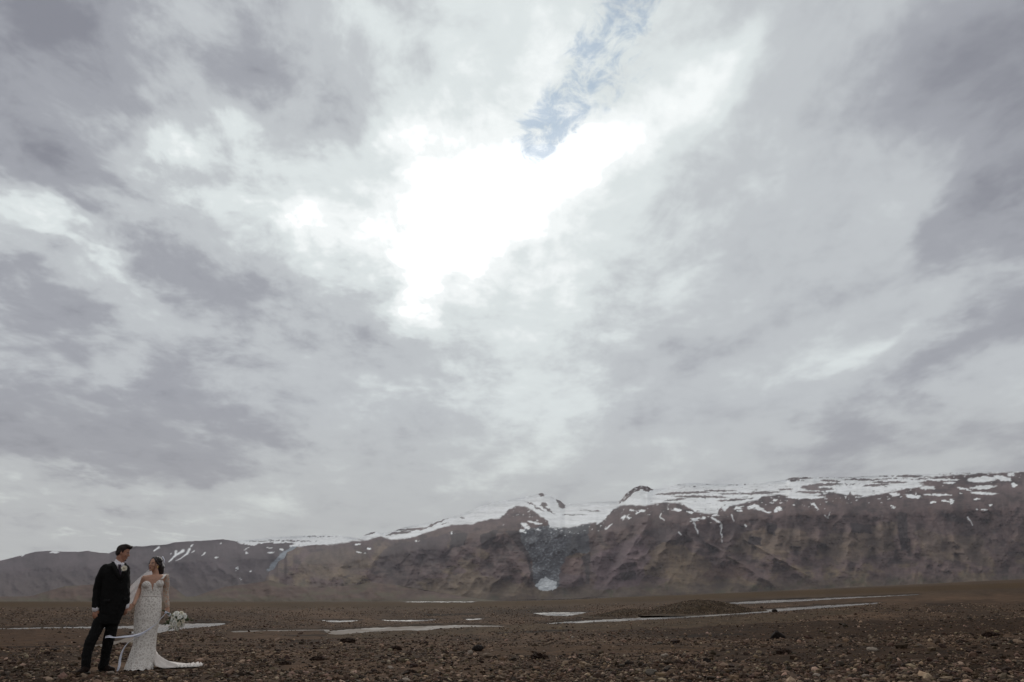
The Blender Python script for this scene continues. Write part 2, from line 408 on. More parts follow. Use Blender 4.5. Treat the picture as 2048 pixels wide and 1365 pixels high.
def ground_height(x, y, px=None, py=None):
    if px is None: px, py = world_pix(x, y, base_z(x, y))
    z = base_z(x, y) + undulation(x, y)
    front = y > 2
    k = np.zeros(np.shape(x))
    for dx_, dy_ in ((0, 0), (5, 0), (-5, 0), (0, .7), (0, -.7)):
        k = k + water_mask(px + dx_, py + dy_) / 5.0
    k = np.where(front, k, 0)
    wet = np.minimum(k * 2, 1)
    return z * (1 - wet) + wet * (base_z(x, y) - .10)

def build_ground():
    azd = np.concatenate([np.linspace(-180, -46, 40, endpoint=False), np.linspace(-46, 46, 520), np.linspace(46, 180, 40)[1:]])
    az = np.radians(azd)
    yy = np.concatenate([np.linspace(1420, 1262, 190, endpoint=False), np.linspace(1262, 1206, 150, endpoint=False), 1203 + 3 * (1 - np.linspace(0, 1, 30)) ** 1.5 + .15])
    r = CAM_H * 1563 / (yy - 1203) * .985
    r = np.concatenate([[.4, 1.5, 3, 4.5, 5.8], r[r > 6.3]])
    r = np.concatenate([r[r < 11500], [11500, 12500]])
    A, R = np.meshgrid(az, r)
    x, y = R * np.sin(A), R * np.cos(A)
    ysafe = np.maximum(y, .5)
    px, py = world_pix(x, ysafe, base_z(x, y))
    z = ground_height(x, y, px, py)
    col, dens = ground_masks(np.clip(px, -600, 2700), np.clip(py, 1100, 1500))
    wm = water_mask(px, py) & (y > 2)
    col[wm] = (.05, .042, .035)
    v = np.stack([x, y, z], -1).reshape(-1, 3)
    q = grid_quads(*A.shape)[:, ::-1]
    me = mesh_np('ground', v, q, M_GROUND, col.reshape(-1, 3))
    o = add('ground', me)
    tag(o, 'brown gravel outwash plain with silt flats reaching to the mountains', kind='structure')
build_ground()

def build_water():
    for i, (label, poly) in enumerate(WATER['river_channel']):
        p = np.array(poly, float)
        pts = []
        for k in range(len(p)):
            a, b = p[k], p[(k + 1) % len(p)]
            n = max(2, int(np.hypot(*(b - a)) / 4))
            for t in range(n): pts.append(a + (b - a) * t / n)
        pts = np.array(pts)
        c = pts.mean(0)
        j = np.stack([9 * fbm(pts[:, 0] / 14 + i, pts[:, 1] / 3, 3), 1.7 * fbm(pts[:, 0] / 11, pts[:, 1] / 2 + i, 4)], -1)
        pts = pts + j
        x, y, r = pix_ground(pts[:, 0], pts[:, 1])
        bm = bmesh.new()
        z = base_z(x, y) - .03
        vs = [bm.verts.new((x[k], y[k], z[k])) for k in range(len(x))]
        f = bm.faces.new(vs)
        bmesh.ops.triangulate(bm, faces=[f])
        bmesh.ops.recalc_face_normals(bm, faces=bm.faces)
        if sum(fc.normal.z for fc in bm.faces) < 0: bmesh.ops.reverse_faces(bm, faces=bm.faces)
        me = bpy.data.meshes.new('river_channel'); bm.to_mesh(me); bm.free()
        me.materials.append(M_WET if i in (1, 2, 3) else M_WATER)
        tag(add('water', me), label, kind='structure')
build_water()

# ------------------------------------------------------------------ mountains
FOOT = [(-900, 1204.5), (900, 1204.5), (1000, 1201), (1412, 1187.5), (2048, 1164.5), (2600, 1150)]
def relief(name, label, sky, rb, rt, colour, xr, step, nrow, rough_sky, amp, seed, cap=0.0, spurs=(), foot=FOOT):
    xs = np.arange(xr[0], xr[1] + step, step)
    ys = interp(sky, xs) + rough_sky * fbm(xs / 9 + seed, xs * 0 + seed, 4)
    yb = interp(foot, xs) + 1.5
    t = np.linspace(0, 1, nrow)[:, None]
    X = np.repeat(xs[None, :], nrow, 0)
    Y = yb[None, :] + (ys - yb)[None, :] * t
    T = np.repeat(t, len(xs), 1)
    az, m = pix_dir(X, Y)
    env = np.sin(np.pi * np.clip(T, 0, 1)) ** .6
    wx = X + 22 * fbm(X / 60 + seed, Y / 60, 3)
    r = rb + (rt - rb) * T ** 1.15 + cap * sstep(.66, 1.0, T)
    sx = X + .55 * (Y - 1100) * np.sin(X / 210 + seed)
    g = (.85 * (ridged(wx / 150 + seed, Y / 200, 3) - .6) + .42 * (ridged((sx + 25 * fbm(X / 50, Y / 50, 2)) / 64 + seed * 2, Y / 90, 2) - .6)
         + .085 * (ridged(sx / 19, Y / 24 + seed, 3) - .6) + .06 * fbm(X / 5, Y / 5, 3) + .05 * fbm(X / 55 + 3, Y / 8, 3))
    sp = np.zeros(X.shape)
    for x1, y1, x2, y2 in spurs:
        t = (Y - y1) / (y2 - y1); cxs = x1 + (x2 - x1) * np.clip(t, -.2, 1.15) + 7 * fbm(Y / 14 + x1, Y * 0 + x2, 3)
        w = (9 + 26 * np.clip(t, 0, 1)) * (1 + .3 * fbm(X / 20 + x1, Y / 20, 2))
        sp = np.maximum(sp, np.clip(1 - np.abs(X - cxs) / w, 0, 1) * sstep(-.15, .12, t) * sstep(1.2, .75, t))
    g = g + .44 * sp
    r = r - amp * env * (g - .25 * np.abs(fbm(X / 85 + seed, (Y + .6 * X) / 70, 3)))
    x, y, z = r * np.sin(az), r * np.cos(az), CAM_H + m * r
    col = colour(X, Y, T, g)
    xb, yb_, zb = x[-1], y[-1], z[-1]
    back = []
    for f, dz in ((1.05, .93), (1.22, .6), (1.30, -.02)):
        back.append(np.stack([xb * f, yb_ * f, zb * dz], -1))
    v = np.concatenate([np.stack([x, y, z], -1).reshape(-1, 3)] + back)
    c = np.concatenate([col.reshape(-1, 3)] + [col[-1]] * 3)
    q = grid_quads(nrow + 3, len(xs))
    o = add(name, mesh_np(name, v, q, M_MOUNT, c))
    tag(o, label, kind='structure')
    return o

ROCK, OLIVE, DARK, TALUS, SNOW = [np.array(c) for c in ((.108, .074, .067), (.132, .100, .050), (.040, .030, .030), (.150, .108, .092), (.93, .93, .92))]
def ell(X, Y, lst):
    k = np.zeros(X.shape)
    for e in lst:
        cx, cy, rx, ry = e[:4]; sh = e[4] if len(e) > 4 else 0
        dx, dy = X - cx, Y - cy
        dy = dy - sh * dx
        k = np.maximum(k, sstep(0, .45, 1.12 - (dx / rx) ** 2 - (dy / ry) ** 2))
    return k
def streaks(X, Y, lst):
    k = np.zeros(X.shape)
    for x1, y1, x2, y2, w in lst:
        dx, dy = x2 - x1, y2 - y1; L = dx * dx + dy * dy
        t = np.clip(((X - x1) * dx + (Y - y1) * dy) / L, 0, 1)
        k = np.maximum(k, sstep(1.25, .5, np.hypot(X - x1 - t * dx, Y - y1 - t * dy) / (w * (1.15 - .6 * t))))
    return k

SKY_MAIN = [(440, 1212), (480, 1203), (498, 1187), (512, 1170), (527, 1163), (538, 1144), (549, 1138), (556, 1124), (569, 1117), (574, 1105), (586, 1100), (596, 1093), (630, 1090), (670, 1088), (700, 1082), (715, 1079), (722, 1076), (735, 1067), (750, 1064), (765, 1068), (790, 1062), (810, 1055), (850, 1048), (880, 1041), (900, 1036), (930, 1026), (960, 1014), (1000, 1003), (1040, 996), (1070, 990), (1083, 986), (1095, 989), (1110, 998), (1120, 1002), (1130, 1010), (1140, 1008), (1190, 1004), (1238, 1003), (1245, 995), (1255, 985), (1270, 975), (1280, 972), (1295, 973), (1305, 979), (1330, 976), (1350, 970), (1380, 966), (1412, 968), (1490, 968), (1550, 963), (1570, 960), (1580, 956), (1600, 954), (1640, 955), (1700, 955), (1740, 952), (1780, 951), (1815, 949), (1850, 949), (1900, 946), (1950, 946), (2000, 944), (2048, 943), (2200, 940), (2400, 955), (2600, 990)]
SNOW_LOW = [(560, 1085), (596, 1094), (620, 1090), (670, 1089), (700, 1083), (722, 1081), (735, 1080), (760, 1073), (770, 1075), (785, 1080), (800, 1078), (830, 1074), (850, 1066), (870, 1060), (890, 1053), (905, 1050), (945, 1048), (965, 1041), (985, 1038), (1000, 1036), (1010, 1030), (1018, 1019), (1030, 1013), (1050, 1013), (1065, 1020), (1075, 1028), (1083, 1035), (1095, 1041), (1098, 1050), (1100, 1055), (1120, 1056), (1140, 1055), (1155, 1052), (1175, 1047), (1190, 1045), (1195, 1049), (1205, 1043), (1215, 1032), (1225, 1020), (1235, 1015), (1250, 1010), (1265, 1010), (1290, 1013), (1310, 1007), (1330, 1005), (1360, 1006), (1375, 1013), (1390, 1024), (1412, 1028), (1435, 1027), (1450, 1022), (1442, 1014), (1460, 1012), (1475, 1010), (1490, 1005), (1515, 1000), (1522, 993), (1560, 989), (1580, 993), (1600, 998), (1690, 998), (1710, 996), (1690, 989), (1650, 988), (1660, 984), (1700, 984), (1790, 983), (1810, 977), (1830, 970), (1845, 963), (1860, 955), (1900, 951), (1960, 947), (2048, 944), (2600, 980)]
_sl = sorted(SNOW_LOW)
PATCH = [(1745, 978, 50, 5), (1810, 972, 38, 6, -.05), (1855, 976, 16, 4), (1790, 990, 9, 4), (1825, 993, 17, 4, .1), (1875, 990, 30, 2.2), (1965, 959, 30, 6, -.05), (2005, 957, 18, 5, .2), (1965, 975, 26, 4, -.05), (1968, 987, 29, 3, .04), (1895, 1003, 10, 2, .3), (1866, 1005, 7, 2.5), (1905, 1003, 3, 6), (1955, 998, 5, 2), (2028, 971, 5, 5), (2022, 949, 8, 4), (1970, 1020, 4, 3), (1953, 1019, 3, 2), (1981, 1011, 2, 2), (1920, 987, 5, 2), (1930, 978, 14, 2, .2), (1880, 960, 40, 2.2), (1900, 966, 14, 2),
         (1630, 1013, 8, 3, .9), (1505, 1014, 10, 4, -.4), (1518, 1018, 8, 4, .3), (1533, 1024, 9, 3, .2), (1555, 1020, 8, 5, -.5), (1475, 1016, 9, 3, -.3), (1480, 1022, 5, 2), (1652, 1018, 3, 1.5), (1785, 1014, 5, 2, .5), (1610, 995, 40, 3), (1550, 1001, 5, 2),
         (1280, 1024, 9, 3, -.5), (1263, 1021, 4, 2), (1247, 1036, 3, 6, -.3), (1256, 1035, 4, 4, .3), (1390, 1040, 12, 3, -.3), (1352, 1020, 8, 3, .3), (1380, 1025, 6, 3), (1050, 1052, 10, 6, .5), (1045, 1062, 7, 4, .4), (1070, 1046, 14, 3, .2), (1075, 1060, 6, 3), (1430, 1031, 6, 2), (1408, 1037, 5, 3),
         (905, 1066, 4, 2, -.5), (738, 1098, 4, 2), (718, 1105, 3, 2), (730, 1106, 3, 1.5), (835, 1082, 3, 2), (820, 1074, 8, 2, -.1), (716, 1089, 5, 2)]
STREAK = [(1425, 1036, 1441, 1047, 2.2), (1442, 1050, 1444, 1085, 1.7), (1463, 1030, 1469, 1043, 1.8), (1388, 1046, 1396, 1068, 1.8), (1322, 1028, 1321, 1036, 1.5), (1322, 1036, 1330, 1042, 1.5), (1212, 1058, 1224, 1048, 1.8), (1935, 1035, 1945, 1051, 1.4), (1656, 1036, 1660, 1025, 1.3), (1490, 1050, 1493, 1054, 1.6), (1626, 1008, 1636, 1017, 2), (1358, 1065, 1362, 1070, 1.6), (1650, 1031, 1657, 1038, 1.2)]
OUT = [(1083, 990, 5, 4.5), (1122, 1008, 8, 9, .6), (1116, 1002, 5, 3, .7), (1088, 1009, 7, 4, .3), (1095, 1019, 15, 3, .6), (1062, 1008, 12, 1.8, .35), (1078, 1018, 10, 2, .5),
       (1375, 986, 48, 2.4, -.03), (1330, 989, 20, 2), (1400, 994, 60, 2.2, .02), (1350, 1000, 26, 1.8, -.1), (1440, 982, 36, 1.6), (1470, 1000, 40, 1.8, -.08), (1490, 988, 60, 1.5), (1620, 975, 20, 5), (1650, 970, 40, 3.2, -.05), (1640, 979, 26, 3), (1660, 962, 22, 2, .05), (1600, 957, 26, 2), (1586, 960, 16, 1.6), (1730, 960, 46, 1.8), (1780, 965, 40, 2), (1750, 971, 28, 2.6, -.1), (1820, 953, 30, 2.4), (1860, 958, 30, 1.6), (1700, 992, 34, 1.6, .02), (1650, 994, 28, 1.3), (1690, 954, 16, 1.6), (1620, 985, 30, 2.4, .02), (1570, 979, 18, 1.5), (1530, 985, 30, 2),
       (818, 1060, 30, 2.4, -.03), (870, 1048, 26, 2.2, -.45), (840, 1057, 20, 1.5, -.1), (742, 1067, 14, 2, -.35), (800, 1066, 22, 2.6, -.08), (690, 1079, 34, 1.4), (640, 1081, 30, 1.2), (780, 1070, 12, 1.6, -.2), (660, 1085, 24, 1.2), (890, 1048, 10, 1, -.2), (925, 1036, 6, 1), (1180, 1022, 22, 1.2, .05), (1150, 1030, 26, 1.1)]
PEAK2 = [(1236, 1008), (1246, 994), (1256, 984), (1270, 974), (1282, 970), (1297, 971), (1306, 981), (1296, 985), (1290, 981), (1281, 978), (1272, 984), (1262, 990), (1254, 999), (1246, 1004)]
TONGUE = [(1040, 1062), (1060, 1056), (1097, 1052), (1130, 1056), (1180, 1047), (1176, 1070), (1182, 1100), (1174, 1108), (1160, 1106), (1135, 1112), (1124, 1132), (1118, 1150), (1120, 1172), (1108, 1180), (1090, 1182), (1072, 1176), (1066, 1160), (1066, 1125), (1056, 1105), (1042, 1082)]
SNOUT = [(1070, 1172), (1082, 1158), (1090, 1154), (1102, 1160), (1114, 1163), (1115, 1172), (1108, 1180), (1096, 1183), (1080, 1179)]

def col_main(X, Y, T, g):
    n1 = fbm(X / 70, Y / 45, 5); n2 = fbm(X / 22 + 40, Y / 18, 5); n3 = fbm(X / 7, Y / 6, 4); strata = fbm(X / 60 + 8, Y / 4.0, 4)
    diag = fbm((X + 1.2 * Y) / 60, (Y - .4 * X) / 22 + 70, 4)
    col = np.zeros(X.shape + (3,)); col[:] = ROCK
    def mixc(c, k): col[:] = col * (1 - k[..., None]) + c * k[..., None]
    low = sstep(1040, 1130, Y)
    mixc(OLIVE, np.clip(sstep(.0, .3, n1 + .5 * n2 + .35 * diag) * low * .85, 0, 1))
    mixc(TALUS, np.clip(sstep(.05, .4, -n1 + .4 * n2) * low * .6, 0, 1))
    mixc(DARK, np.clip(sstep(.10, .36, n2 + .6 * strata - .3 * n1) * .75 * sstep(1195, 1150, Y), 0, 1))
    mixc(np.array((.10, .058, .038)), sstep(.25, .5, fbm(X / 40 + 90, Y / 30 + 3, 4)) * .55)
    apron = sstep(1158, 1182, Y + 10 * n1 + np.where(X > 1100, (X - 1100) * .02, 0))
    mixc(np.array((.108, .086, .050)) * .95, apron * .75)
    mixc(np.array((.070, .078, .034)), apron * sstep(.12, .3, n2) * .6)
    pwx = X + 16 * fbm(X / 30, Y / 22, 4); pwy = Y + 10 * fbm(X / 30 + 9, Y / 20, 4)
    for c, k, poly in (((.150, .116, .052), .7, [(1275, 1110), (1330, 1085), (1400, 1108), (1440, 1138), (1510, 1168), (1380, 1168), (1285, 1150)]), ((.150, .116, .056), .65, [(1500, 1058), (1600, 1056), (1625, 1090), (1560, 1112), (1450, 1105)]),
                       ((.135, .106, .052), .6, [(1640, 1075), (1790, 1040), (1795, 1100), (1700, 1125), (1630, 1110)]), ((.145, .115, .058), .75, [(830, 1165), (930, 1145), (1050, 1168), (1060, 1190), (860, 1200)]),
                       ((.120, .088, .082), .75, [(1185, 1110), (1285, 1070), (1300, 1120), (1270, 1175), (1190, 1180)]), ((.115, .085, .080), .6, [(1075, 1180), (1100, 1110), (1165, 1118), (1168, 1172)]),
                       ((.105, .060, .040), .6, [(1440, 1130), (1490, 1122), (1500, 1150), (1420, 1162), (1400, 1150)]), ((.135, .085, .055), .6, [(1120, 1125), (1160, 1112), (1168, 1150), (1125, 1150)]),
                       ((.130, .104, .054), .6, [(620, 1105), (720, 1095), (760, 1130), (660, 1160), (590, 1150)]), ((.060, .044, .044), .7, [(770, 1095), (900, 1070), (900, 1120), (800, 1140), (745, 1130)]), ((.135, .106, .056), .6, [(1830, 1060), (1960, 1075), (1990, 1130), (1850, 1120)]),
                       ((.050, .038, .037), .6, [(1290, 1060), (1470, 1045), (1520, 1060), (1400, 1085), (1310, 1085)])):
        kk = in_poly(pwx, pwy, poly) * k
        mixc(np.array(c) * (.98, .95, 1.12), kk)
    col *= np.clip(1 + .24 * n3 + .20 * strata + .40 * diag + .4 * n1 + .45 * g, .25, 2)[..., None]  # g pales ridge crests and darkens gullies: relief shading put into albedo
    lum = np.maximum(col.mean(-1, keepdims=True), .005)
    col = (col * .76 + lum * np.array((1.14, .95, .95)) * .24) * (lum / .088) ** .30 * np.array((.96, .905, .905))
    wx = X + 5 * fbm(X / 16, Y / 10, 4); wy = Y + 3.2 * fbm(X / 14 + 5, Y / 6, 4)
    for poly in ([(1796, 1024), (1814, 1026), (1816, 1098), (1802, 1104), (1797, 1060)], [(1700, 1046), (1740, 1050), (1745, 1068), (1705, 1066)], [(1500, 1072), (1524, 1076), (1522, 1092), (1498, 1088)],
                 [(1164, 1112), (1180, 1108), (1180, 1150), (1178, 1170), (1172, 1168), (1170, 1140)], [(1880, 1025), (1930, 1035), (1940, 1050), (1900, 1042)], [(960, 1070), (1000, 1058), (975, 1100), (962, 1098)], [(1530, 1045), (1555, 1050), (1550, 1072), (1535, 1066)], [(900, 1065), (935, 1068), (930, 1090), (900, 1100)], [(1240, 1145), (1272, 1142), (1270, 1160), (1245, 1162)],
                 [(1010, 1062), (1045, 1062), (1060, 1100), (1068, 1160), (1062, 1165), (1055, 1120), (1030, 1085)]):
        k = in_poly(wx, wy, poly); col[k] = DARK * .82 * (1 + .4 * n3[k])[:, None]
    k = in_poly(wx, wy, TONGUE)
    ice = np.array((.070, .075, .082)) * (1 + .5 * n3 + .5 * n2)[..., None]
    crack = sstep(.08, .34, fbm(X / 5 + 3, Y / 3.2, 4) + .25 * n2 + .18 * sstep(1150, 1120, X) - .14)
    ice = ice * (1 - .65 * crack[..., None]) + .65 * crack[..., None] * np.array((.25, .26, .275)) * (1 + .5 * fbm(X / 4 + .1 * Y, Y / 30, 3))[..., None]
    dk = sstep(1130, 1150, wx)[..., None] * .6
    ice = ice * (1 - dk) + dk * np.array((.05, .052, .056))
    col[k] = ice[k]
    k = in_poly(wx, wy, SNOUT)
    s = (.5 + .3 * fbm(X / 6, Y / 2.5, 4))[..., None] * np.array((.95, .98, 1.0))
    col[k] = s[k]
    # snow
    low_line = interp(_sl, X + 5 * fbm(X / 12, Y / 9, 3))
    snow = sstep(2.2, -1.6, Y + 3.0 * fbm(X / 13 + 4, Y / 5, 4) - low_line)
    sx = X + 7 * fbm(X / 11, Y / 6 + 20, 4); sy = Y + 2.6 * fbm(X / 12 + 70, Y / 4, 4)
    snow = snow * (1 - .92 * ell(sx, sy, OUT))
    right = sstep(1300, 1900, X)
    snow = snow * (1 - sstep(.40, .60, strata + .6 * n3 + .16 * right) * (X > 1300))
    snow = snow * (1 - sstep(.28, .55, fbm(X / 26 + 60, Y / 3.4, 4) + .25 * n3) * (.12 + .45 * sstep(1250, 1500, X)))      # rock ribs showing through thin snow
    pk = in_poly(sx, sy, PEAK2)
    snow = np.where(pk, .8 * sstep(.18, .4, fbm(X / 7, Y / 4 + 9, 3)), snow)
    snow = np.maximum(snow, ell(X + 11 * fbm(X / 12, Y / 5, 4), Y + 3.0 * fbm(X / 9 + 31, Y / 4, 4), PATCH))
    snow = np.maximum(snow, .85 * streaks(X + 4 * fbm(X / 8, Y / 10, 3), Y, STREAK))
    near = (Y < low_line + 20) & (Y > low_line - 2) & (X > 1000)
    snow = np.maximum(snow, np.where(near, sstep(.30, .5, fbm(X / 9 + 200, Y / 4, 4)), 0))
    dirty = (1 - .30 * np.clip(fbm(X / 50 + 11, Y / 7, 4) + .2, 0, 1) - .12 * np.clip(fbm(X / 14, Y / 4, 3), 0, 1))[..., None]
    col = col * (1 - snow[..., None]) + SNOW * dirty * snow[..., None]
    return np.clip(col, .012, .9)

def col_far(X, Y, T, g):
    n1 = fbm(X / 60 + 5, Y / 30, 5); n2 = fbm(X / 16, Y / 9, 4); n3 = fbm(X / 6, Y / 4, 3)
    col = np.zeros(X.shape + (3,)); col[:] = np.array((.062, .046, .049)) * (1 + .5 * n1 + .5 * n2 + .3 * n3 + .5 * g)[..., None]  # g term puts relief shading into the colour, hollows darker
    k = sstep(1130, 1180, Y)[..., None] * .6
    col = col * (1 - k) + k * np.array((.082, .062, .05)) * (1 + .3 * n2)[..., None]
    sx = X + 7 * fbm(X / 9, Y / 5, 3); sy = Y + 3.0 * fbm(X / 8 + 30, Y / 4, 3)
    cap = [(455, 1070), (760, 1050), (760, 1092), (620, 1094), (600, 1092), (580, 1096), (583, 1088), (545, 1086), (516, 1088), (506, 1092), (490, 1090), (472, 1084)]
    snow = in_poly(sx, sy, cap) * (1 - ell(sx, sy, [(560, 1081.5, 34, .8), (600, 1083, 40, .8), (640, 1073.5, 34, .7), (520, 1083, 30, .6), (570, 1088, 18, 2.4)]))
    snow = np.maximum(snow, streaks(X + 2 * fbm(X / 5, Y / 5, 3), Y, [(366, 1102, 350, 1112, 3), (352, 1103, 350, 1113, 2.4), (350, 1112, 338, 1124, 2), (379, 1099, 374, 1108, 2.6), (374, 1108, 362, 1117, 1.8), (362, 1117, 352, 1122, 1.0), (388, 1102, 383, 1106, 1.2), (318, 1095, 308, 1102, 2), (342, 1108, 341, 1112, 1.0), (385, 1090, 382, 1094, 1.2), (410, 1106, 403, 1113, 1.0)]))
    snow = np.maximum(snow, ell(sx, sy, [ (432, 1116, 1, 2.4, -1), (442, 1088, 1.4, 1.0), (494, 1098, 5, 1.1, -.6), (493, 1107, 2.4, 2.6), (538, 1096, 6, 1.0, .1), (540, 1106, 8, 1.2, -.1), (108, 1105, 10, 2, -.05), (45, 1111, 5, 1.6, -.3), (563, 1100, 3, 2), (475, 1138, 1.4, 4), (500, 1142, 1.6, 1.2), (480, 1157, 1, 5)]))
    tongue = in_poly(sx, sy, [(583, 1093), (600, 1096), (592, 1108), (575, 1124), (548, 1141), (536, 1142), (540, 1132), (556, 1112), (572, 1100)])
    col[tongue] = (np.array((.21, .24, .265)) * (1 + .5 * n3 + .3 * n2)[..., None])[tongue]
    col = col * (1 - snow[..., None]) + SNOW * .92 * snow[..., None]
    return np.clip(col, .012, .9)

def col_foot(X, Y, T, g):
    n1 = fbm(X / 50 + 15, Y / 14, 5); n2 = fbm(X / 12, Y / 7, 4)
    col = np.zeros(X.shape + (3,)); col[:] = np.array((.090, .056, .042)) * (1 + .5 * n1 + .5 * n2 + .6 * g)[..., None]  # relief shading added to the colour through g
    k = (sstep(-.05, .25, n1) * .7)[..., None]
    col = col * (1 - k) + k * np.array((.078, .068, .038)) * (1 + .25 * n2)[..., None]
    k = (sstep(1194, 1202, Y) * .6)[..., None]
    col = col * (1 - k) + k * np.array((.066, .06, .030))
    return np.clip(col, .012, .9)

SPURS = [(985, 1058, 1060, 1165), (938, 1072, 900, 1135), (1225, 1022, 1188, 1172), (1290, 1055, 1215, 1172), (1345, 1072, 1292, 1150), (1420, 1088, 1565, 1182), (1500, 1085, 1640, 1165), (1700, 1060, 1690, 1160), (1640, 1058, 1622, 1150), (1600, 1056, 1604, 1130), (1800, 1095, 1850, 1160), (1905, 1075, 1965, 1150), (1560, 1060, 1540, 1130),
         (620, 1100, 566, 1165), (700, 1108, 648, 1180), (780, 1078, 720, 1160), (842, 1090, 800, 1182), (900, 1058, 862, 1160), (1010, 1075, 985, 1170), (1150, 1118, 1140, 1172), (1760, 1050, 1775, 1140), (1470, 1060, 1440, 1130), (1380, 1060, 1400, 1130), (1990, 1070, 2030, 1140)]
SKY_FAR = [(-700, 1165), (-400, 1150), (-200, 1140), (-60, 1131), (0, 1122), (40, 1112), (70, 1104), (100, 1102), (130, 1104), (160, 1104), (175, 1102), (200, 1106), (218, 1107), (235, 1100), (260, 1093), (290, 1093), (305, 1091), (330, 1090), (350, 1085), (380, 1083), (420, 1081), (445, 1079), (460, 1081), (475, 1082), (550, 1075), (610, 1072), (650, 1070), (680, 1072), (715, 1077), (760, 1082), (850, 1110), (950, 1150)]
SKY_FOOT = [(-700, 1196), (0, 1194), (60, 1193), (95, 1183), (130, 1173), (180, 1170), (240, 1167), (290, 1168), (322, 1163), (345, 1174), (372, 1194), (390, 1193), (420, 1183), (450, 1174), (500, 1168), (542, 1161), (575, 1171), (640, 1176), (700, 1172), (745, 1166), (790, 1170), (850, 1180), (920, 1193), (1000, 1203)]
relief('far_mountain', 'blue-grey mountain ridge with snow streaks behind the couple', SKY_FAR, 8800, 11000, col_far, (-650, 950), 2.0, 90, 1.0, 520, 3.0, 1200)
relief('glacier_mountain', 'broad snow-capped mountain with a glacier tongue falling between brown cliffs', SKY_MAIN, 4900, 7000, col_main, (442, 2500), 1.5, 180, 1.3, 430, 9.0, 2600, SPURS)
relief('foothill', 'low brown foothills at the base of the distant ridge', SKY_FOOT, 3900, 4500, col_foot, (-650, 998), 2.5, 44, 1.2, 300, 21.0)

# ------------------------------------------------------------------ stones
def ico(sub):
    bm = bmesh.new(); bmesh.ops.create_icosphere(bm, subdivisions=sub, radius=1.0)
    bm.verts.ensure_lookup_table()
    v = np.array([x.co[:] for x in bm.verts]); f = np.array([[a.index for a in p.verts] for p in bm.faces])
    bm.free(); return v, f
ICO1, ICOF1 = ico(1)          # 12 vertices, 20 faces
ICO2, ICOF2 = ico(2)
ICO3, ICOF3 = ico(3)

def stone_tones(n, rng):
    """real stone colours: dark basalt, brown, grey and a few pale ones"""
    base = np.array([(.030, .024, .021), (.055, .042, .034), (.085, .068, .056), (.14, .115, .098), (.24, .205, .18)])
    k = rng.choice(5, n, p=(.29, .26, .22, .15, .08))
    return base[k] * np.array((1.25, 1.02, .82)) * rng.uniform(.75, 1.3, (n, 1)) * (1 + rng.uniform(-.08, .08, (n, 3)))

OCT = np.array([(1, 0, 0), (-1, 0, 0), (0, 1, 0), (0, -1, 0), (0, 0, 1), (0, 0, -1)], float)
OCTF = np.array([(0, 2, 4), (2, 1, 4), (1, 3, 4), (3, 0, 4), (2, 0, 5), (1, 2, 5), (3, 1, 5), (0, 3, 5)])
def stone_cloud(x, y, z, sx, sz, tone, rng, small=False):
    """many small stones as one vertex / face array"""
    n = len(x); BV, BF = (OCT * 1.25, OCTF) if small else (ICO1, ICOF1); m = len(BV)
    jit = 1 + rng.uniform(-.28, .28, (n, m, 1))
    v = BV[None] * jit
    sc = np.stack([sx, sx * rng.uniform(.6, 1.1, n), sz], -1)[:, None, :]
    v = v * sc
    a = rng.uniform(0, 2 * np.pi, n); ca, sa = np.cos(a)[:, None], np.sin(a)[:, None]
    tl = rng.normal(0, .25, n)[:, None]
    vx, vy, vz = v[..., 0], v[..., 1], v[..., 2]
    vz = vz + tl * vx
    X = vx * ca - vy * sa + x[:, None]; Y = vx * sa + vy * ca + y[:, None]; Z = vz + z[:, None]
    verts = np.stack([X, Y, Z], -1).reshape(-1, 3)
    faces = (BF[None] + m * np.arange(n)[:, None, None]).reshape(-1, 3)
    cols = np.repeat(tone, m, 0)
    return verts, faces, cols

FOOTPRINT = [(150, 1338), (210, 1334), (238, 1326), (300, 1320), (345, 1326), (408, 1327), (408, 1337), (330, 1342), (240, 1342), (150, 1347)]
def build_gravel():
    rng = np.random.default_rng(23)
    n = 190000
    px = rng.uniform(-260, 2310, n); py = 1208 + rng.uniform(0, 1, n) ** .85 * 205
    fy = py + np.where(px > 950, (px - 950) * .035, 0)
    ok = fy > 1214
    _, dens = ground_masks(px, py)
    patch = np.clip(.55 + 1.1 * fbm(px / 90 + 3, py / 9, 4), .06, 1)
    ok &= rng.uniform(0, 1, n) < dens * patch * np.where(py > 1375, .4, 1)
    inw = water_mask(px, py) | water_mask(px, py + 1.0)
    ok &= (~inw | (rng.uniform(0, 1, n) < .05)) & ~in_poly(px, py, FOOTPRINT)
    px, py = px[ok], py[ok]
    x, y, r = pix_ground(px, py)
    size = np.exp(rng.normal(math.log(.0155), .55, len(x)))
    size = np.maximum(size, r / 1500 * rng.uniform(.55, 1.5, len(x)))
    size = np.minimum(size, .0075 * r)
    keep = r < 140
    x, y, r, size = x[keep], y[keep], r[keep], size[keep]
    tone = stone_tones(len(x), rng)
    z = np.maximum(ground_height(x, y), base_z(x, y) - .04) + size * .18
    V, F, Cc, base = [], [], [], 0
    for small in (False, True):
        k = np.flatnonzero((size / r * 1461 < 2.6) == small)[:45000 if small else 34000]
        v, f, c = stone_cloud(x[k], y[k], z[k], size[k], size[k] * rng.uniform(.4, .8, len(k)), tone[k], rng, small)
        V.append(v); F.append(f + base); Cc.append(c); base += len(v)
    o = add('gravel', mesh_np('gravel', np.concatenate(V), np.concatenate(F), M_STONE, np.concatenate(Cc), smooth=False))
    tag(o, 'loose brown and grey gravel covering the plain', 'gravel', kind='stuff')
build_gravel()

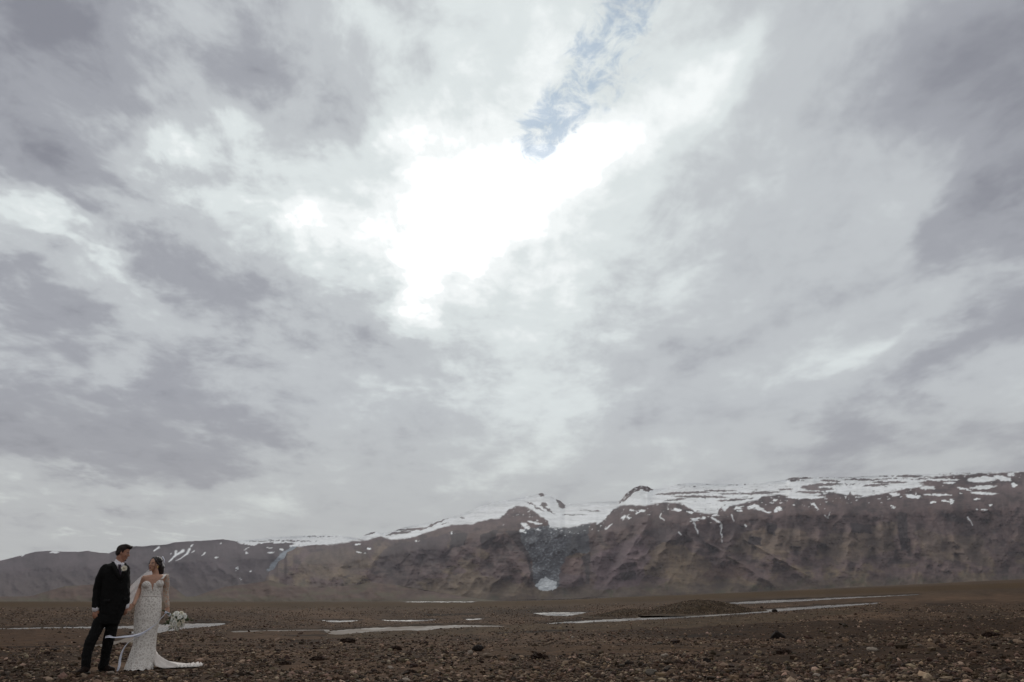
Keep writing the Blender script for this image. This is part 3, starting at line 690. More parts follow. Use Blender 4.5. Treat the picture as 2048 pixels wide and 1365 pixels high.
def rock_mesh(name, seed, tone, sub=3, squash=.6, angular=.35, rough=.10, mat=None):
    base, faces = (ICO3, ICOF3) if sub == 3 else (ICO2, ICOF2)
    rng = np.random.default_rng(seed)
    v = base.copy()
    for _ in range(7):                                   # chip flat facets off
        d = rng.normal(0, 1, 3); d /= np.linalg.norm(d)
        h = rng.uniform(.55, .92)
        s = v @ d; over = s > h
        v[over] -= (s[over] - h)[:, None] * d * angular * 2.2
    v += base * (rough * fbm(base[:, 0] * 2.2 + seed, base[:, 1] * 2.2 + base[:, 2] * 1.7, 4))[:, None] * 2
    v[:, 2] *= squash
    v[:, 2] = np.maximum(v[:, 2], -.45 * squash)
    c = np.array(tone) * (1 + .35 * fbm(base[:, 0] * 3 + seed, base[:, 1] * 3 + base[:, 2] * 3, 3))[:, None]
    return mesh_np(name, v, faces, mat or M_STONE, np.clip(c, .01, .8), smooth=False)

def ground_at(px, py):
    x, y, r = pix_ground(np.array([px], float), np.array([py], float))
    z = ground_height(x, y)
    return float(x[0]), float(y[0]), float(z[0]), float(r[0])

BLACK_, BROWN_, GREY_, PALE_, TAN_ = (.018, .013, .011), (.050, .034, .026), (.10, .082, .066), (.26, .21, .17), (.14, .10, .072)
BOULDERS = [   # foot pixel, width in pixels, squash, tone, label
    (1555, 1279, 30, .75, BLACK_, 'squat black boulder alone on the dark damp silt flat'),
    (1549, 1225, 15, .6, BLACK_, 'dark rock standing alone in the pale river channel'),
    (1413, 1328, 19, .85, BLACK_, 'upright black boulder at the edge of the sandy flat'),
    (956, 1302, 26, .65, BLACK_, 'angular black boulder just behind a tan rounded one'),
    (975, 1316, 28, .55, TAN_, 'tan rounded boulder in front of an angular black one'),
    (940, 1307, 12, .8, PALE_, 'small pale cobble touching the angular black boulder'),
    (781, 1339, 18, .5, PALE_, 'pale flat stone on bare brown sand nearest the frame middle'),
    (1745, 1303, 24, .45, PALE_, 'long pale stone lying on dark brown ground toward the far bank'),
    (1305, 1348, 30, .5, GREY_, 'broad grey slab half sunk in the near gravel'),
    (1255, 1331, 13, .8, BLACK_, 'small black stone beside a heap of pale cobbles'),
    (1350, 1290, 11, .7, BLACK_, 'small black stone on the gravel strip behind the sandy flat'),
    (1333, 1344, 14, .6, BLACK_, 'black stone just beyond the broad grey slab'),
    (1330, 1315, 16, .6, PALE_, 'pale cobble on top of the cobble heap'),
    (812, 1364, 20, .5, PALE_, 'large pale stone at the very bottom of the frame'),
    (1632, 1353, 18, .45, PALE_, 'pale flat stone in the near gravel below the dark silt'),
    (1732, 1355, 17, .45, PALE_, 'pale flat stone at the near gravel rim, second from the corner'),
    (1188, 1355, 14, .5, PALE_, 'white chip of stone in the near gravel before the grey slab'),
    (1320, 1290, 12, .6, GREY_, 'grey stone next to the small black stone on the gravel strip'),
    (1432, 1226, 9, .6, BLACK_, 'little dark rock at the water edge below the larger mound'),
    (945, 1331, 14, .5, TAN_, 'tan cobble on the gravel in front of the tan boulder'),
]
def build_boulders():
    for i, (px, py, w, sq, tone, label) in enumerate(BOULDERS):
        x, y, z, r = ground_at(px, py)
        me = rock_mesh('boulder', 100 + i, tone, 3, sq, .4)
        o = add('boulder', me)
        s = w / 2 / 1461 * r * .98
        o.location = (x, y, z + s * sq * .30); o.scale = (s, s * .85, s); o.rotation_euler = (0, 0, i * 1.3)
        tag(o, label, 'boulder' if w > 18 else 'stone')
build_boulders()

M_COBBLE = None
def build_cobbles():
    rng = np.random.default_rng(77)
    meshes = []
    for k in range(18):
        t = ((.034, .025, .020), (.064, .046, .033), (.095, .072, .054), (.15, .115, .088), (.23, .185, .15), (.080, .048, .033))[k % 6]
        meshes.append(rock_mesh('cobble', 300 + k, t, 2, rng.uniform(.45, .7), .4))
    n = 0
    while n < 280:
        px, py = rng.uniform(420, 2040), 1366 - 92 * rng.uniform(0, 1) ** 1.6
        if rng.uniform() < .22: px = rng.uniform(5, 430); py = rng.uniform(1345, 1363)
        _, d = ground_masks(np.array([px]), np.array([py]))
        if rng.uniform() > d[0] or in_poly(np.array([px]), np.array([py]), FOOTPRINT)[0] or water_mask(np.array([px]), np.array([py]))[0]: continue
        x, y, z, r = ground_at(px, py)
        w = np.clip(np.exp(rng.normal(math.log(7.6), .28)), 5.5, 14) * np.interp(py, [1275, 1365], [.65, 1.05])
        s = w / 2 / 1461 * r
        me = meshes[n % 18] if w > 9 or n % 6 != 4 else meshes[1]
        o = add('cobble', me)
        o.location = (x, y, z + s * .15); o.scale = (s, s * rng.uniform(.7, 1), s * rng.uniform(.8, 1.1)); o.rotation_euler = (rng.normal(0, .15), rng.normal(0, .15), rng.uniform(0, 6.3))
        tone = ('near-black', 'brown', 'grey-brown', 'tan', 'pale', 'rust-brown')[next(i for i, q in enumerate(meshes) if q is me) % 6]
        if px < 430: zone = 'at the feet of the couple'
        elif py < 1318: zone = 'on the gravel strip behind the sandy flat'
        elif px < 820: zone = 'in the near gravel beyond the bridal train'
        elif px < 1240: zone = 'in the near gravel in front of the tan boulder'
        elif px < 1600: zone = 'in the near gravel around the broad grey slab'
        else: zone = 'in the near gravel below the dark silt flat'
        tag(o, tone + ' fist-sized cobble ' + zone, 'cobble', 'cobbles strewn over the near gravel')
        n += 1
build_cobbles()

# low cushions of dead brown moss: a lumpy mat bristling with short blades
M_MOSS = mat_plain('brown_moss', (.030, .017, .012), .95, .1, .4, 30)
def build_moss():
    spots = [(695, 1287, 30, 'low reddish-brown moss cushion by the stream bend'), (1078, 1318, 36, 'dark brown moss cushion on the sandy strip beyond the tan boulder'), (634, 1322, 26, 'flat dark moss cushion among cobbles left of the tan boulder'),
             (570, 1331, 22, 'small dark moss cushion nearest the bridal train'), (1568, 1308, 30, 'bristly brown moss cushion in front of the black boulder'), (820, 1348, 24, 'dark moss cushion close to the pale flat stone on sand'), (790, 1302, 26, 'brown moss cushion on cobbles above bare sand'), (1985, 1276, 26, 'black moss cushion at the edge of the frame on dark ground')]
    for i, (px, py, w, label) in enumerate(spots):
        x, y, z, r = ground_at(px, py)
        s = w / 2 / 1461 * r
        root = bpy.data.objects.new('moss_cushion', None); COL.objects.link(root)
        root.location = (x, y, z); tag(root, label, 'moss', 'moss cushions on the plain')
        m = rock_mesh('cushion', 500 + i, (.028, .016, .011), 3, .42, .1, .3, M_MOSS)
        c = add('cushion', m, root); c.scale = (s, s * .9, s); c.location = (0, 0, s * .1)
        rng = np.random.default_rng(i)
        n = 160
        a = rng.uniform(0, 6.28, n); q = np.sqrt(rng.uniform(0, 1, n))
        bx, by = s * q * np.cos(a), s * .9 * q * np.sin(a); bz = s * .42 * np.sqrt(1 - q * q) * .9 + s * .05
        L = s * rng.uniform(.12, .32, n); wd = s * .035
        tip = np.stack([bx + L * .6 * np.cos(a), by + L * .6 * np.sin(a), bz + L], -1)
        b1 = np.stack([bx - wd * np.sin(a), by + wd * np.cos(a), bz], -1); b2 = np.stack([bx + wd * np.sin(a), by - wd * np.cos(a), bz], -1)
        v = np.stack([b1, b2, tip], 1).reshape(-1, 3)
        b = add('blades', mesh_np('blades', v, np.arange(3 * n).reshape(-1, 3), M_MOSS, None, False), root); b['kind'] = 'stuff'
build_moss()

def build_mounds():
    spots = [((1405, 1226), 116, 27, 'larger cone-shaped gravel mound between two river channels'), ((1268, 1232), 88, 15, 'smaller gravel mound beside the bright pond')]
    for i, ((px, py), hw, hh, label) in enumerate(spots):
        x, y, z, r = ground_at(px, py)
        R = hw / 1461 * r; H = hh / 1563 * r
        root = bpy.data.objects.new('gravel_mound', None); COL.objects.link(root)
        root.location = (x, y, z - .04); tag(root, label, 'mound', 'gravel mounds by the river')
        def hgt(u, v):
            d = np.hypot(u * .92, v) / R * (1 + .34 * fbm(u / R * 1.6 + i * 5, v / R * 1.6, 3))
            return H * (.5 + .5 * np.cos(np.pi * np.clip(d, 0, 1))) ** .9 * (1 + .12 * fbm(u / R * 4, v / R * 4 + i, 4)) - .05 * H * sstep(.3, 0, d) + .012 * fbm(u * 6, v * 6, 3)
        g = np.linspace(-1.2, 1.2, 90) * R
        U, V = np.meshgrid(g, g)
        Z = hgt(U, V) - .05 * sstep(1.0, 1.2, np.hypot(U, V) / R)
        n = fbm(U * 2, V * 2, 4)
        c = np.array((.058, .040, .025)) * (1 + .5 * n)[..., None]
        add('heap', mesh_np('heap', np.stack([U, V, Z], -1).reshape(-1, 3), grid_quads(90, 90), M_GROUND, c.reshape(-1, 3)), root)
        rng = np.random.default_rng(60 + i)
        k = 6500 if i == 0 else 2600
        a = rng.uniform(0, 6.28, k); q = np.sqrt(rng.uniform(0, 1, k)) * R * 1.02
        u, v = q * np.cos(a), q * np.sin(a)
        sz = r / 1500 * rng.uniform(.4, 1.15, k)
        vv, ff, cc = stone_cloud(u, v, hgt(u, v) + sz * .1, sz, sz * .7, stone_tones(k, rng) * .85, rng, True)
        st = add('loose_stones', mesh_np('loose_stones', vv, ff, M_STONE, cc, False), root); st['kind'] = 'stuff'
build_mounds()

# ------------------------------------------------------------------ people: helpers
AZ_P = math.atan2(-6.05, 11.45)
def crop_px(u, v):           # coordinates in an enlarged view of the couple -> photo pixel
    return 130 + u * 300 / 1388, 1070 + v * 295 / 1365

class Figure:
    """local frame: x to the viewer's right, y away from the viewer, z up"""
    def __init__(self, px, py):
        x, y, r = pix_ground(np.array([px], float), np.array([py], float))
        self.o = Vector((float(x[0]), float(y[0]), 0)); self.az = math.atan2(self.o.x, self.o.y)
        self.o.z = float(ground_height(x, y)[0])
        c, s = math.cos(self.az), math.sin(self.az)
        self.ex, self.ey = Vector((c, -s, 0)), Vector((s, c, 0))
    def C(self, u, v, d=0.0):
        px, py = crop_px(u, v)
        az, m = pix_dir(px, py)
        D = Vector((math.sin(az), math.cos(az), float(m)))
        O = Vector((0, 0, CAM_H)) - self.o
        t = (d - O.dot(self.ey)) / D.dot(self.ey)
        P = O + D * t
        return Vector((P.dot(self.ex), d, P.z))
    def root(self, name):
        e = bpy.data.objects.new(name, None); COL.objects.link(e)
        e.location = self.o; e.rotation_euler = (0, 0, -self.az)
        return e

class Blob:
    """overlapping closed shapes that are fused into one continuous skin"""
    def __init__(self): self.v, self.f = [], []
    def _add(self, rings, caps=True):
        n = len(rings[0]); b = len(self.v)
        for r in rings: self.v.extend(r)
        for i in range(len(rings) - 1):
            for k in range(n):
                k2 = (k + 1) % n
                self.f.append((b + i * n + k, b + i * n + k2, b + (i + 1) * n + k2, b + (i + 1) * n + k))
        if caps:
            self.f.append(tuple(b + k for k in reversed(range(n))))
            e = b + (len(rings) - 1) * n
            self.f.append(tuple(e + k for k in range(n)))
    def ell(self, c, rad, M=None, n=16, m=10):
        M = M or Matrix.Identity(3); c = Vector(c); rings = []
        for i in range(m + 1):
            th = math.pi * (.04 + .92 * i / m)
            rings.append([c + M @ Vector((rad[0] * math.sin(th) * math.cos(a), rad[1] * math.sin(th) * math.sin(a), -rad[2] * math.cos(th))) for a in (2 * math.pi * k / n for k in range(n))])
        self._add(rings)
    def chain(self, pts, n=14, flat=None):
        """tapered tube through (point, radius) with rounded ends; flat = (axis, factor) squashes it"""
        P = [Vector(p) for p, r in pts]; R = [r for p, r in pts]
        rings = []
        def ring(c, d, r):
            d = d.normalized(); a = d.cross(Vector((0, 1, 0)))
            if a.length < .1: a = d.cross(Vector((1, 0, 0)))
            a.normalize(); b = d.cross(a)
            return [c + (a * math.cos(t) + b * math.sin(t)) * r for t in (2 * math.pi * k / n for k in range(n))]
        d0 = (P[1] - P[0]).normalized()
        for q in (-.95, -.6): rings.append(ring(P[0] + d0 * q * R[0], d0, R[0] * math.sqrt(1 - q * q)))
        for i in range(len(P)):
            d = (P[min(i + 1, len(P) - 1)] - P[max(i - 1, 0)])
            rings.append(ring(P[i], d, R[i]))
        d1 = (P[-1] - P[-2]).normalized()
        for q in (.6, .95): rings.append(ring(P[-1] + d1 * q * R[-1], d1, R[-1] * math.sqrt(1 - q * q)))
        if flat:
            ax = Vector(flat[0]).normalized(); f = flat[1]
            c0 = sum(P, Vector()) / len(P)
            rings = [[p - ax * ((p - c0).dot(ax)) * (1 - f) for p in r] for r in rings]
        self._add(rings)
    def loft(self, rows, n=28, power=2.4):
        """rows of (left point, right point, half depth): superellipse sections"""
        rings = []
        for L, R, d in rows:
            c = (L + R) / 2; hx = (R - L) / 2
            r = []
            for k in range(n):
                t = 2 * math.pi * k / n; ct, st = math.cos(t), math.sin(t)
                a = math.copysign(abs(ct) ** (2 / power), ct); b = math.copysign(abs(st) ** (2 / power), st)
                r.append(c + hx * a + Vector((0, d * b, 0)))
            rings.append(r)
        self._add(rings)
    def fuse(self, name, mat, voxel=.008, smooth=6, wrinkle=0.0, wscale=14.0, parent=None, wdir=(1, 1, 1)):
        me = bpy.data.meshes.new(name); me.from_pydata([tuple(p) for p in self.v], [], self.f)
        bm = bmesh.new(); bm.from_mesh(me); bmesh.ops.recalc_face_normals(bm, faces=bm.faces); bm.to_mesh(me); bm.free()
        o = bpy.data.objects.new(name, me); COL.objects.link(o)
        md = o.modifiers.new('r', 'REMESH'); md.mode = 'VOXEL'; md.voxel_size = voxel
        if smooth:
            ms = o.modifiers.new('s', 'SMOOTH'); ms.factor = .5; ms.iterations = smooth
        dg = bpy.context.evaluated_depsgraph_get()
        new = bpy.data.meshes.new_from_object(o.evaluated_get(dg))
        o.modifiers.clear(); o.data = new; new.name = name; bpy.data.meshes.remove(me)
        if wrinkle:
            nv = len(new.vertices); co = np.empty(nv * 3, np.float32); no = np.empty(nv * 3, np.float32)
            new.vertices.foreach_get('co', co); new.vertices.foreach_get('normal', no)
            co = co.reshape(-1, 3); no = no.reshape(-1, 3)
            w = fbm(co[:, 0] * wscale * wdir[0] + co[:, 1] * wscale * .6, co[:, 2] * wscale * wdir[2] + co[:, 1] * 3, 3)
            w = w + .6 * fbm(co[:, 0] * 7 + co[:, 2] * 16, co[:, 1] * 9 - co[:, 2] * 9, 3)
            co = co + no * (wrinkle * w)[:, None]
            new.vertices.foreach_set('co', co.astype(np.float32).ravel()); new.update()
        new.polygons.foreach_set('use_smooth', np.ones(len(new.polygons), bool))
        new.materials.append(mat)
        if parent: o.parent = parent
        return o

def sheet(name, P, mat, parent=None, wrap=False):
    """grid of points [rows][cols] -> smooth mesh"""
    nr, nc = len(P), len(P[0])
    v = np.array([[tuple(p) for p in row] for row in P]).reshape(-1, 3)
    return add(name, mesh_np(name, v, grid_quads(nr, nc, wrap), mat), parent)

def thick(o, t):
    m = o.modifiers.new('thickness', 'SOLIDIFY'); m.thickness = t; m.offset = 0
    return o

def ribbon(name, path, widths, nrm, mat, parent, sub=6):
    """band along a path; nrm gives the sideways direction"""
    P = [Vector(p) for p in path]; rows = []
    n = len(P)
    def cat(i, t):
        p0, p1, p2, p3 = P[max(i - 1, 0)], P[i], P[min(i + 1, n - 1)], P[min(i + 2, n - 1)]
        return .5 * ((2 * p1) + (p2 - p0) * t + (2 * p0 - 5 * p1 + 4 * p2 - p3) * t * t + (3 * p1 - p0 - 3 * p2 + p3) * t ** 3)
    for i in range(n - 1):
        for k in range(sub):
            t = k / sub; c = cat(i, t); w = widths[i] * (1 - t) + widths[i + 1] * t
            s = (nrm[i] * (1 - t) + nrm[i + 1] * t).normalized()
            rows.append([c + s * w * q + Vector((0, .010 * math.sin(6 * q + i + t), 0)) for q in (-.5, -.25, 0, .25, .5)])
    s = nrm[-1].normalized(); rows.append([P[-1] + s * widths[-1] * q for q in (-.5, -.25, 0, .25, .5)])
    return thick(sheet(name, rows, mat, parent), .0015)

class Head:
    """canonical head of height H; forward, side and up axes given by yaw / pitch / roll"""
    def __init__(self, c, H, fwd, up):
        f = Vector(fwd).normalized(); u = Vector(up); u = (u - f * u.dot(f)).normalized(); s = f.cross(u)
        self.c, self.H = Vector(c), H
        self.M = Matrix((f, s, u)).transposed()
    def p(self, f, s, u): return self.c + self.M @ (Vector((f, s, u)) * self.H)
    def ell(self, B, f, s, u, rf, rs, ru, n=16, m=10): B.ell(self.p(f, s, u), (rf * self.H, rs * self.H, ru * self.H), self.M, n, m)
    def build(self, B, fem=False):
        e = self.ell
        e(B, -.07, 0, .14, .40, .315, .355, 20, 14)              # skull
        e(B, .09, 0, -.08, .27, .265, .34, 20, 14)               # face
        e(B, .14, 0, -.30, .19, .20, .16)                        # jaw
        e(B, .245, 0, -.415, .085, .10 if fem else .125, .075)   # chin
        e(B, .28, 0, .075, .075, .20, .05)                       # brow
        for s in (-1, 1):
            e(B, .225, .15 * s, -.12, .10, .09, .09)             # cheekbone
            e(B, -.03, .305 * s, -.05, .065, .028, .105)         # ear
            e(B, .355, .045 * s, -.135, .035, .03, .028)         # nostril wing
        B.chain([(self.p(.335, 0, .05), .030 * self.H), (self.p(.385, 0, -.05), .034 * self.H), (self.p(.43, 0, -.125), .045 * self.H)], 10)
        e(B, .325, 0, -.255, .05, .085, .030)                    # upper lip
        e(B, .315, 0, -.300, .05, .075, .030)                    # lower lip
    def features(self, parent, white, iris, brow, lip):
        for s in (-1, 1):
            b = Blob(); self.ell(b, .300, .125 * s, -.005, .048, .050, .020, 12, 8); plain(b, 'eye', white, parent)
            b = Blob(); self.ell(b, .338, .122 * s, -.005, .016, .026, .022, 10, 6); plain(b, 'iris', iris, parent)
            b = Blob(); b.chain([(self.p(.348, .05 * s, .066), .010 * self.H), (self.p(.340, .13 * s, .088), .014 * self.H), (self.p(.29, .21 * s, .062), .007 * self.H)], 8); plain(b, 'eyebrow', brow, parent)
        b = Blob(); self.ell(b, .340, 0, -.258, .042, .088, .020); self.ell(b, .330, 0, -.298, .045, .075, .022); plain(b, 'lips', lip, parent)

def plain(B, name, mat, parent):
    me = bpy.data.meshes.new(name); me.from_pydata([tuple(p) for p in B.v], [], B.f)
    bm = bmesh.new(); bm.from_mesh(me); bmesh.ops.recalc_face_normals(bm, faces=bm.faces); bm.to_mesh(me); bm.free()
    me.polygons.foreach_set('use_smooth', np.ones(len(me.polygons), bool)); me.materials.append(mat)
    return add(name, me, parent)

def hand(B, wrist, fdir, palm_n, side, H=.185, curl=.5, r=.0088):
    """palm, four unequal fingers curling towards palm_n, thumb leaving the palm's side"""
    f = Vector(fdir).normalized(); n = Vector(palm_n); n = (n - f * n.dot(f)).normalized(); s = f.cross(n) * side
    w = Vector(wrist)
    pl = H * .50
    M = Matrix((s, n, f)).transposed()
    B.ell(w + f * pl * .55, (H * .225, H * .085, pl * .60), M)
    for i, L in enumerate((.40, .45, .42, .33)):
        b = w + f * pl * (.96 if i < 3 else .86) + s * H * (.165 - .108 * i)
        pts = [(b, r * 1.05)]; d = f.copy(); p = b
        for k, seg in enumerate((.45, .32, .23)):
            a = curl * (.55 + .5 * k) * (1 + .08 * i)
            d = (d * math.cos(a) + n * math.sin(a)).normalized()
            nn = n; p = p + d * L * H * seg * 1.05
            pts.append((p, r * (1 - .12 * (k + 1))))
        B.chain(pts, 10)
    b = w + f * pl * .30 + s * H * .20
    d = (f * .75 + s * .55 + n * .35).normalized(); p1 = b + d * H * .17
    d2 = (f * .95 + s * .05 + n * .45).normalized(); p2 = p1 + d2 * H * .14; p3 = p2 + d2 * H * .09
    B.chain([(b, r * 1.5), (p1, r * 1.25), (p2, r * 1.1), (p3, r * .9)], 10)

# ------------------------------------------------------------------ people: materials
M_SKIN_A = mat_plain('skin_warm', (.36, .175, .115), .55, .35, .12, 60, .1, 200, sss=.08)
M_SKIN_B = mat_plain('skin_bride', (.46, .255, .175), .5, .35, .10, 60, .1, 200, sss=.08)
M_HAIR_A = mat_plain('hair_dark_brown', (.022, .012, .009), .6, .25, .5, 120, .8, 260)
M_HAIR_B = mat_plain('hair_black_brown', (.016, .009, .008), .45, .4, .5, 120, .8, 260)
M_SUIT = mat_plain('charcoal_suit', (.0070, .0064, .0062), .9, .15, .25, 35, .3, 600)
M_LAPEL = mat_plain('charcoal_lapel', (.0085, .0078, .0076), .85, .2, .2, 60, .2, 600)
M_SHIRT = mat_plain('white_shirt', (.70, .66, .68), .8, .2, .05, 40, .2, 300)
M_TIE = mat_plain('plum_tie', (.030, .016, .030), .55, .4, .15, 200, .2, 400)
M_SHOE = mat_plain('dark_brown_leather', (.014, .008, .006), .75, .12, .3, 50, .2, 150)
M_SOLE = mat_plain('rubber_sole', (.012, .010, .009), .9, .2)
M_EYEW = mat_plain('eye_white', (.38, .33, .30), .3, .4)
M_IRIS = mat_plain('eye_dark', (.02, .012, .008), .2, .5)
M_LIP_A = mat_plain('lips_plain', (.26, .105, .085), .5, .4)
M_LIP_B = mat_plain('lips_red', (.30, .065, .06), .4, .5)
M_GOLD = mat_plain('gold_jewel', (.75, .50, .20), .3, .6); M_GOLD.node_tree.nodes['Principled BSDF'].inputs['Metallic'].default_value = 1.0
M_SATIN = mat_plain('pale_satin', (.74, .74, .82), .45, .4, .06, 20)
M_PETAL = mat_plain('cream_petal', (.80, .74, .62), .6, .3, .08, 60, sss=.05)
M_PETAL2 = mat_plain('white_petal', (.84, .82, .76), .6, .3, .06, 60, sss=.05)
M_LEAF = mat_plain('dusty_leaf', (.075, .095, .045), .6, .3, .3, 60)
M_STEM = mat_plain('green_stem', (.06, .075, .03), .7, .3, .2, 60)

def mat_lace(name, lo, hi, scale, alpha_lo=1.0):
    m, nt, b = mat_new(name)
    b.inputs['Roughness'].default_value = .75; b.inputs['Specular IOR Level'].default_value = .25; b.inputs['Sheen Weight'].default_value = .15
    tc = nt.nodes.new('ShaderNodeTexCoord')
    nz = nt.nodes.new('ShaderNodeTexNoise'); nz.inputs['Scale'].default_value = scale * .55; nz.inputs['Detail'].default_value = 2
    nt.links.new(tc.outputs['Object'], nz.inputs['Vector'])
    ad = nt.nodes.new('ShaderNodeMix'); ad.data_type = 'VECTOR'; ad.inputs['Factor'].default_value = .06
    nt.links.new(tc.outputs['Object'], ad.inputs['A']); nt.links.new(nz.outputs['Color'], ad.inputs['B'])
    vo = nt.nodes.new('ShaderNodeTexVoronoi'); vo.feature = 'DISTANCE_TO_EDGE'; vo.inputs['Scale'].default_value = scale
    nt.links.new(ad.outputs['Result'], vo.inputs['Vector'])
    v2 = nt.nodes.new('ShaderNodeTexVoronoi'); v2.feature = 'F1'; v2.inputs['Scale'].default_value = scale * 2.6
    nt.links.new(ad.outputs['Result'], v2.inputs['Vector'])
    r = nt.nodes.new('ShaderNodeMapRange'); nt.links.new(vo.outputs['Distance'], r.inputs['Value'])
    r.inputs['From Min'].default_value = .04; r.inputs['From Max'].default_value = .22; r.inputs['To Min'].default_value = 1; r.inputs['To Max'].default_value = 0
    r2 = nt.nodes.new('ShaderNodeMapRange'); nt.links.new(v2.outputs['Distance'], r2.inputs['Value'])
    r2.inputs['From Min'].default_value = .2; r2.inputs['From Max'].default_value = .5; r2.inputs['To Min'].default_value = .75; r2.inputs['To Max'].default_value = 0
    mxm = nt.nodes.new('ShaderNodeMath'); mxm.operation = 'MAXIMUM'; nt.links.new(r.outputs[0], mxm.inputs[0]); nt.links.new(r2.outputs[0], mxm.inputs[1])
    mix = nt.nodes.new('ShaderNodeMix'); mix.data_type = 'RGBA'; nt.links.new(mxm.outputs[0], mix.inputs['Factor'])
    mix.inputs['A'].default_value = (*lo, 1); mix.inputs['B'].default_value = (*hi, 1)
    nt.links.new(mix.outputs['Result'], b.inputs['Base Color'])
    bp = nt.nodes.new('ShaderNodeBump'); bp.inputs['Strength'].default_value = .5; bp.inputs['Distance'].default_value = .004
    nt.links.new(mxm.outputs[0], bp.inputs['Height']); nt.links.new(bp.outputs[0], b.inputs['Normal'])
    if alpha_lo < 1:
        ra = nt.nodes.new('ShaderNodeMapRange'); nt.links.new(mxm.outputs[0], ra.inputs['Value'])
        ra.inputs['From Min'].default_value = .3; ra.inputs['From Max'].default_value = .6; ra.inputs['To Min'].default_value = alpha_lo; ra.inputs['To Max'].default_value = .6
        nt.links.new(ra.outputs[0], b.inputs['Alpha'])
    return m
M_LACE = mat_lace('ivory_lace', (.52, .455, .41), (.80, .745, .69), 26)
M_LACE_SLEEVE = mat_lace('sheer_lace', (.45, .36, .28), (.62, .56, .48), 22, .06)
M_TULLE_SKIRT = mat_plain('ivory_tulle', (.70, .63, .58), .8, .2, .08, 14)

def mat_veil():
    m = bpy.data.materials.new('sheer_veil'); m.use_nodes = True
    nt = m.node_tree; nt.nodes.clear()
    out = nt.nodes.new('ShaderNodeOutputMaterial'); mx = nt.nodes.new('ShaderNodeMixShader')
    tr = nt.nodes.new('ShaderNodeBsdfTransparent'); df = nt.nodes.new('ShaderNodeBsdfDiffuse'); tl = nt.nodes.new('ShaderNodeBsdfTranslucent'); m2 = nt.nodes.new('ShaderNodeMixShader')
    df.inputs['Color'].default_value = (.85, .82, .82, 1); tl.inputs['Color'].default_value = (.85, .82, .82, 1)
    m2.inputs[0].default_value = .5; nt.links.new(df.outputs[0], m2.inputs[1]); nt.links.new(tl.outputs[0], m2.inputs[2])
    mx.inputs[0].default_value = .42
    nt.links.new(tr.outputs[0], mx.inputs[1]); nt.links.new(m2.outputs[0], mx.inputs[2]); nt.links.new(mx.outputs[0], out.inputs[0])
    return m
M_VEIL = mat_veil()

# ------------------------------------------------------------------ flowers
def rose_mesh(name, R, mat, seed):
    rng = np.random.default_rng(seed); V, Fq = [], []
    for layer, (n, tilt, rad, h) in enumerate(((3, .10, .34, .95), (4, .34, .55, .92), (5, .62, .78, .80), (5, .95, .98, .62))):
        for k in range(n):
            a0 = 2 * math.pi * (k + .5 * layer + rng.uniform(-.1, .1)) / n; w = 1.25 * 2 * math.pi / n
            b = len(V)
            for i in range(4):
                t = i / 3
                for j in range(5):
                    q = (j - 2) / 2
                    a = a0 + q * w * .5 * (.55 + .45 * math.sin(math.pi * min(t + .15, 1)))
                    rr = R * rad * (.25 + .75 * t ** .7) * (1 + (.10 * t if layer > 1 else -.1 * t))
                    zz = R * (h * t - .35 * tilt * t * t * 1.2 - .12 * q * q * t) - R * .3
                    V.append((rr * math.cos(a), rr * math.sin(a), zz + R * rng.uniform(-.02, .02)))
            for i in range(3):
                for j in range(4):
                    c = b + i * 5 + j; Fq.append((c, c + 1, c + 6, c + 5))
    bm = Blob(); bm.ell((0, 0, R * .05), (R * .30, R * .30, R * .5), n=8, m=5)
    b = len(V); V += [tuple(p) for p in bm.v]
    quads = [f for f in bm.f if len(f) == 4]
    Fq += [tuple(b + i for i in f) for f in quads]
    return mesh_np(name, np.array(V), np.array(Fq), mat)
def leaf_mesh(name, L, W, mat, bend=.3):
    V = []
    for i in range(6):
        t = i / 5; w = W * math.sin(math.pi * (t * .92 + .05)) ** .8
        for q in (-1, 0, 1): V.append((w * q, L * t, -bend * L * t * t + .12 * W * abs(q)))
    return mesh_np(name, np.array(V), grid_quads(6, 3), mat)

def aim(o, d, roll=0.0, axis='Z'):
    o.rotation_euler = (Vector(d).to_track_quat(axis, 'Z' if axis == 'Y' else 'Y') @ Matrix.Rotation(roll, 3, axis).to_quaternion()).to_euler()

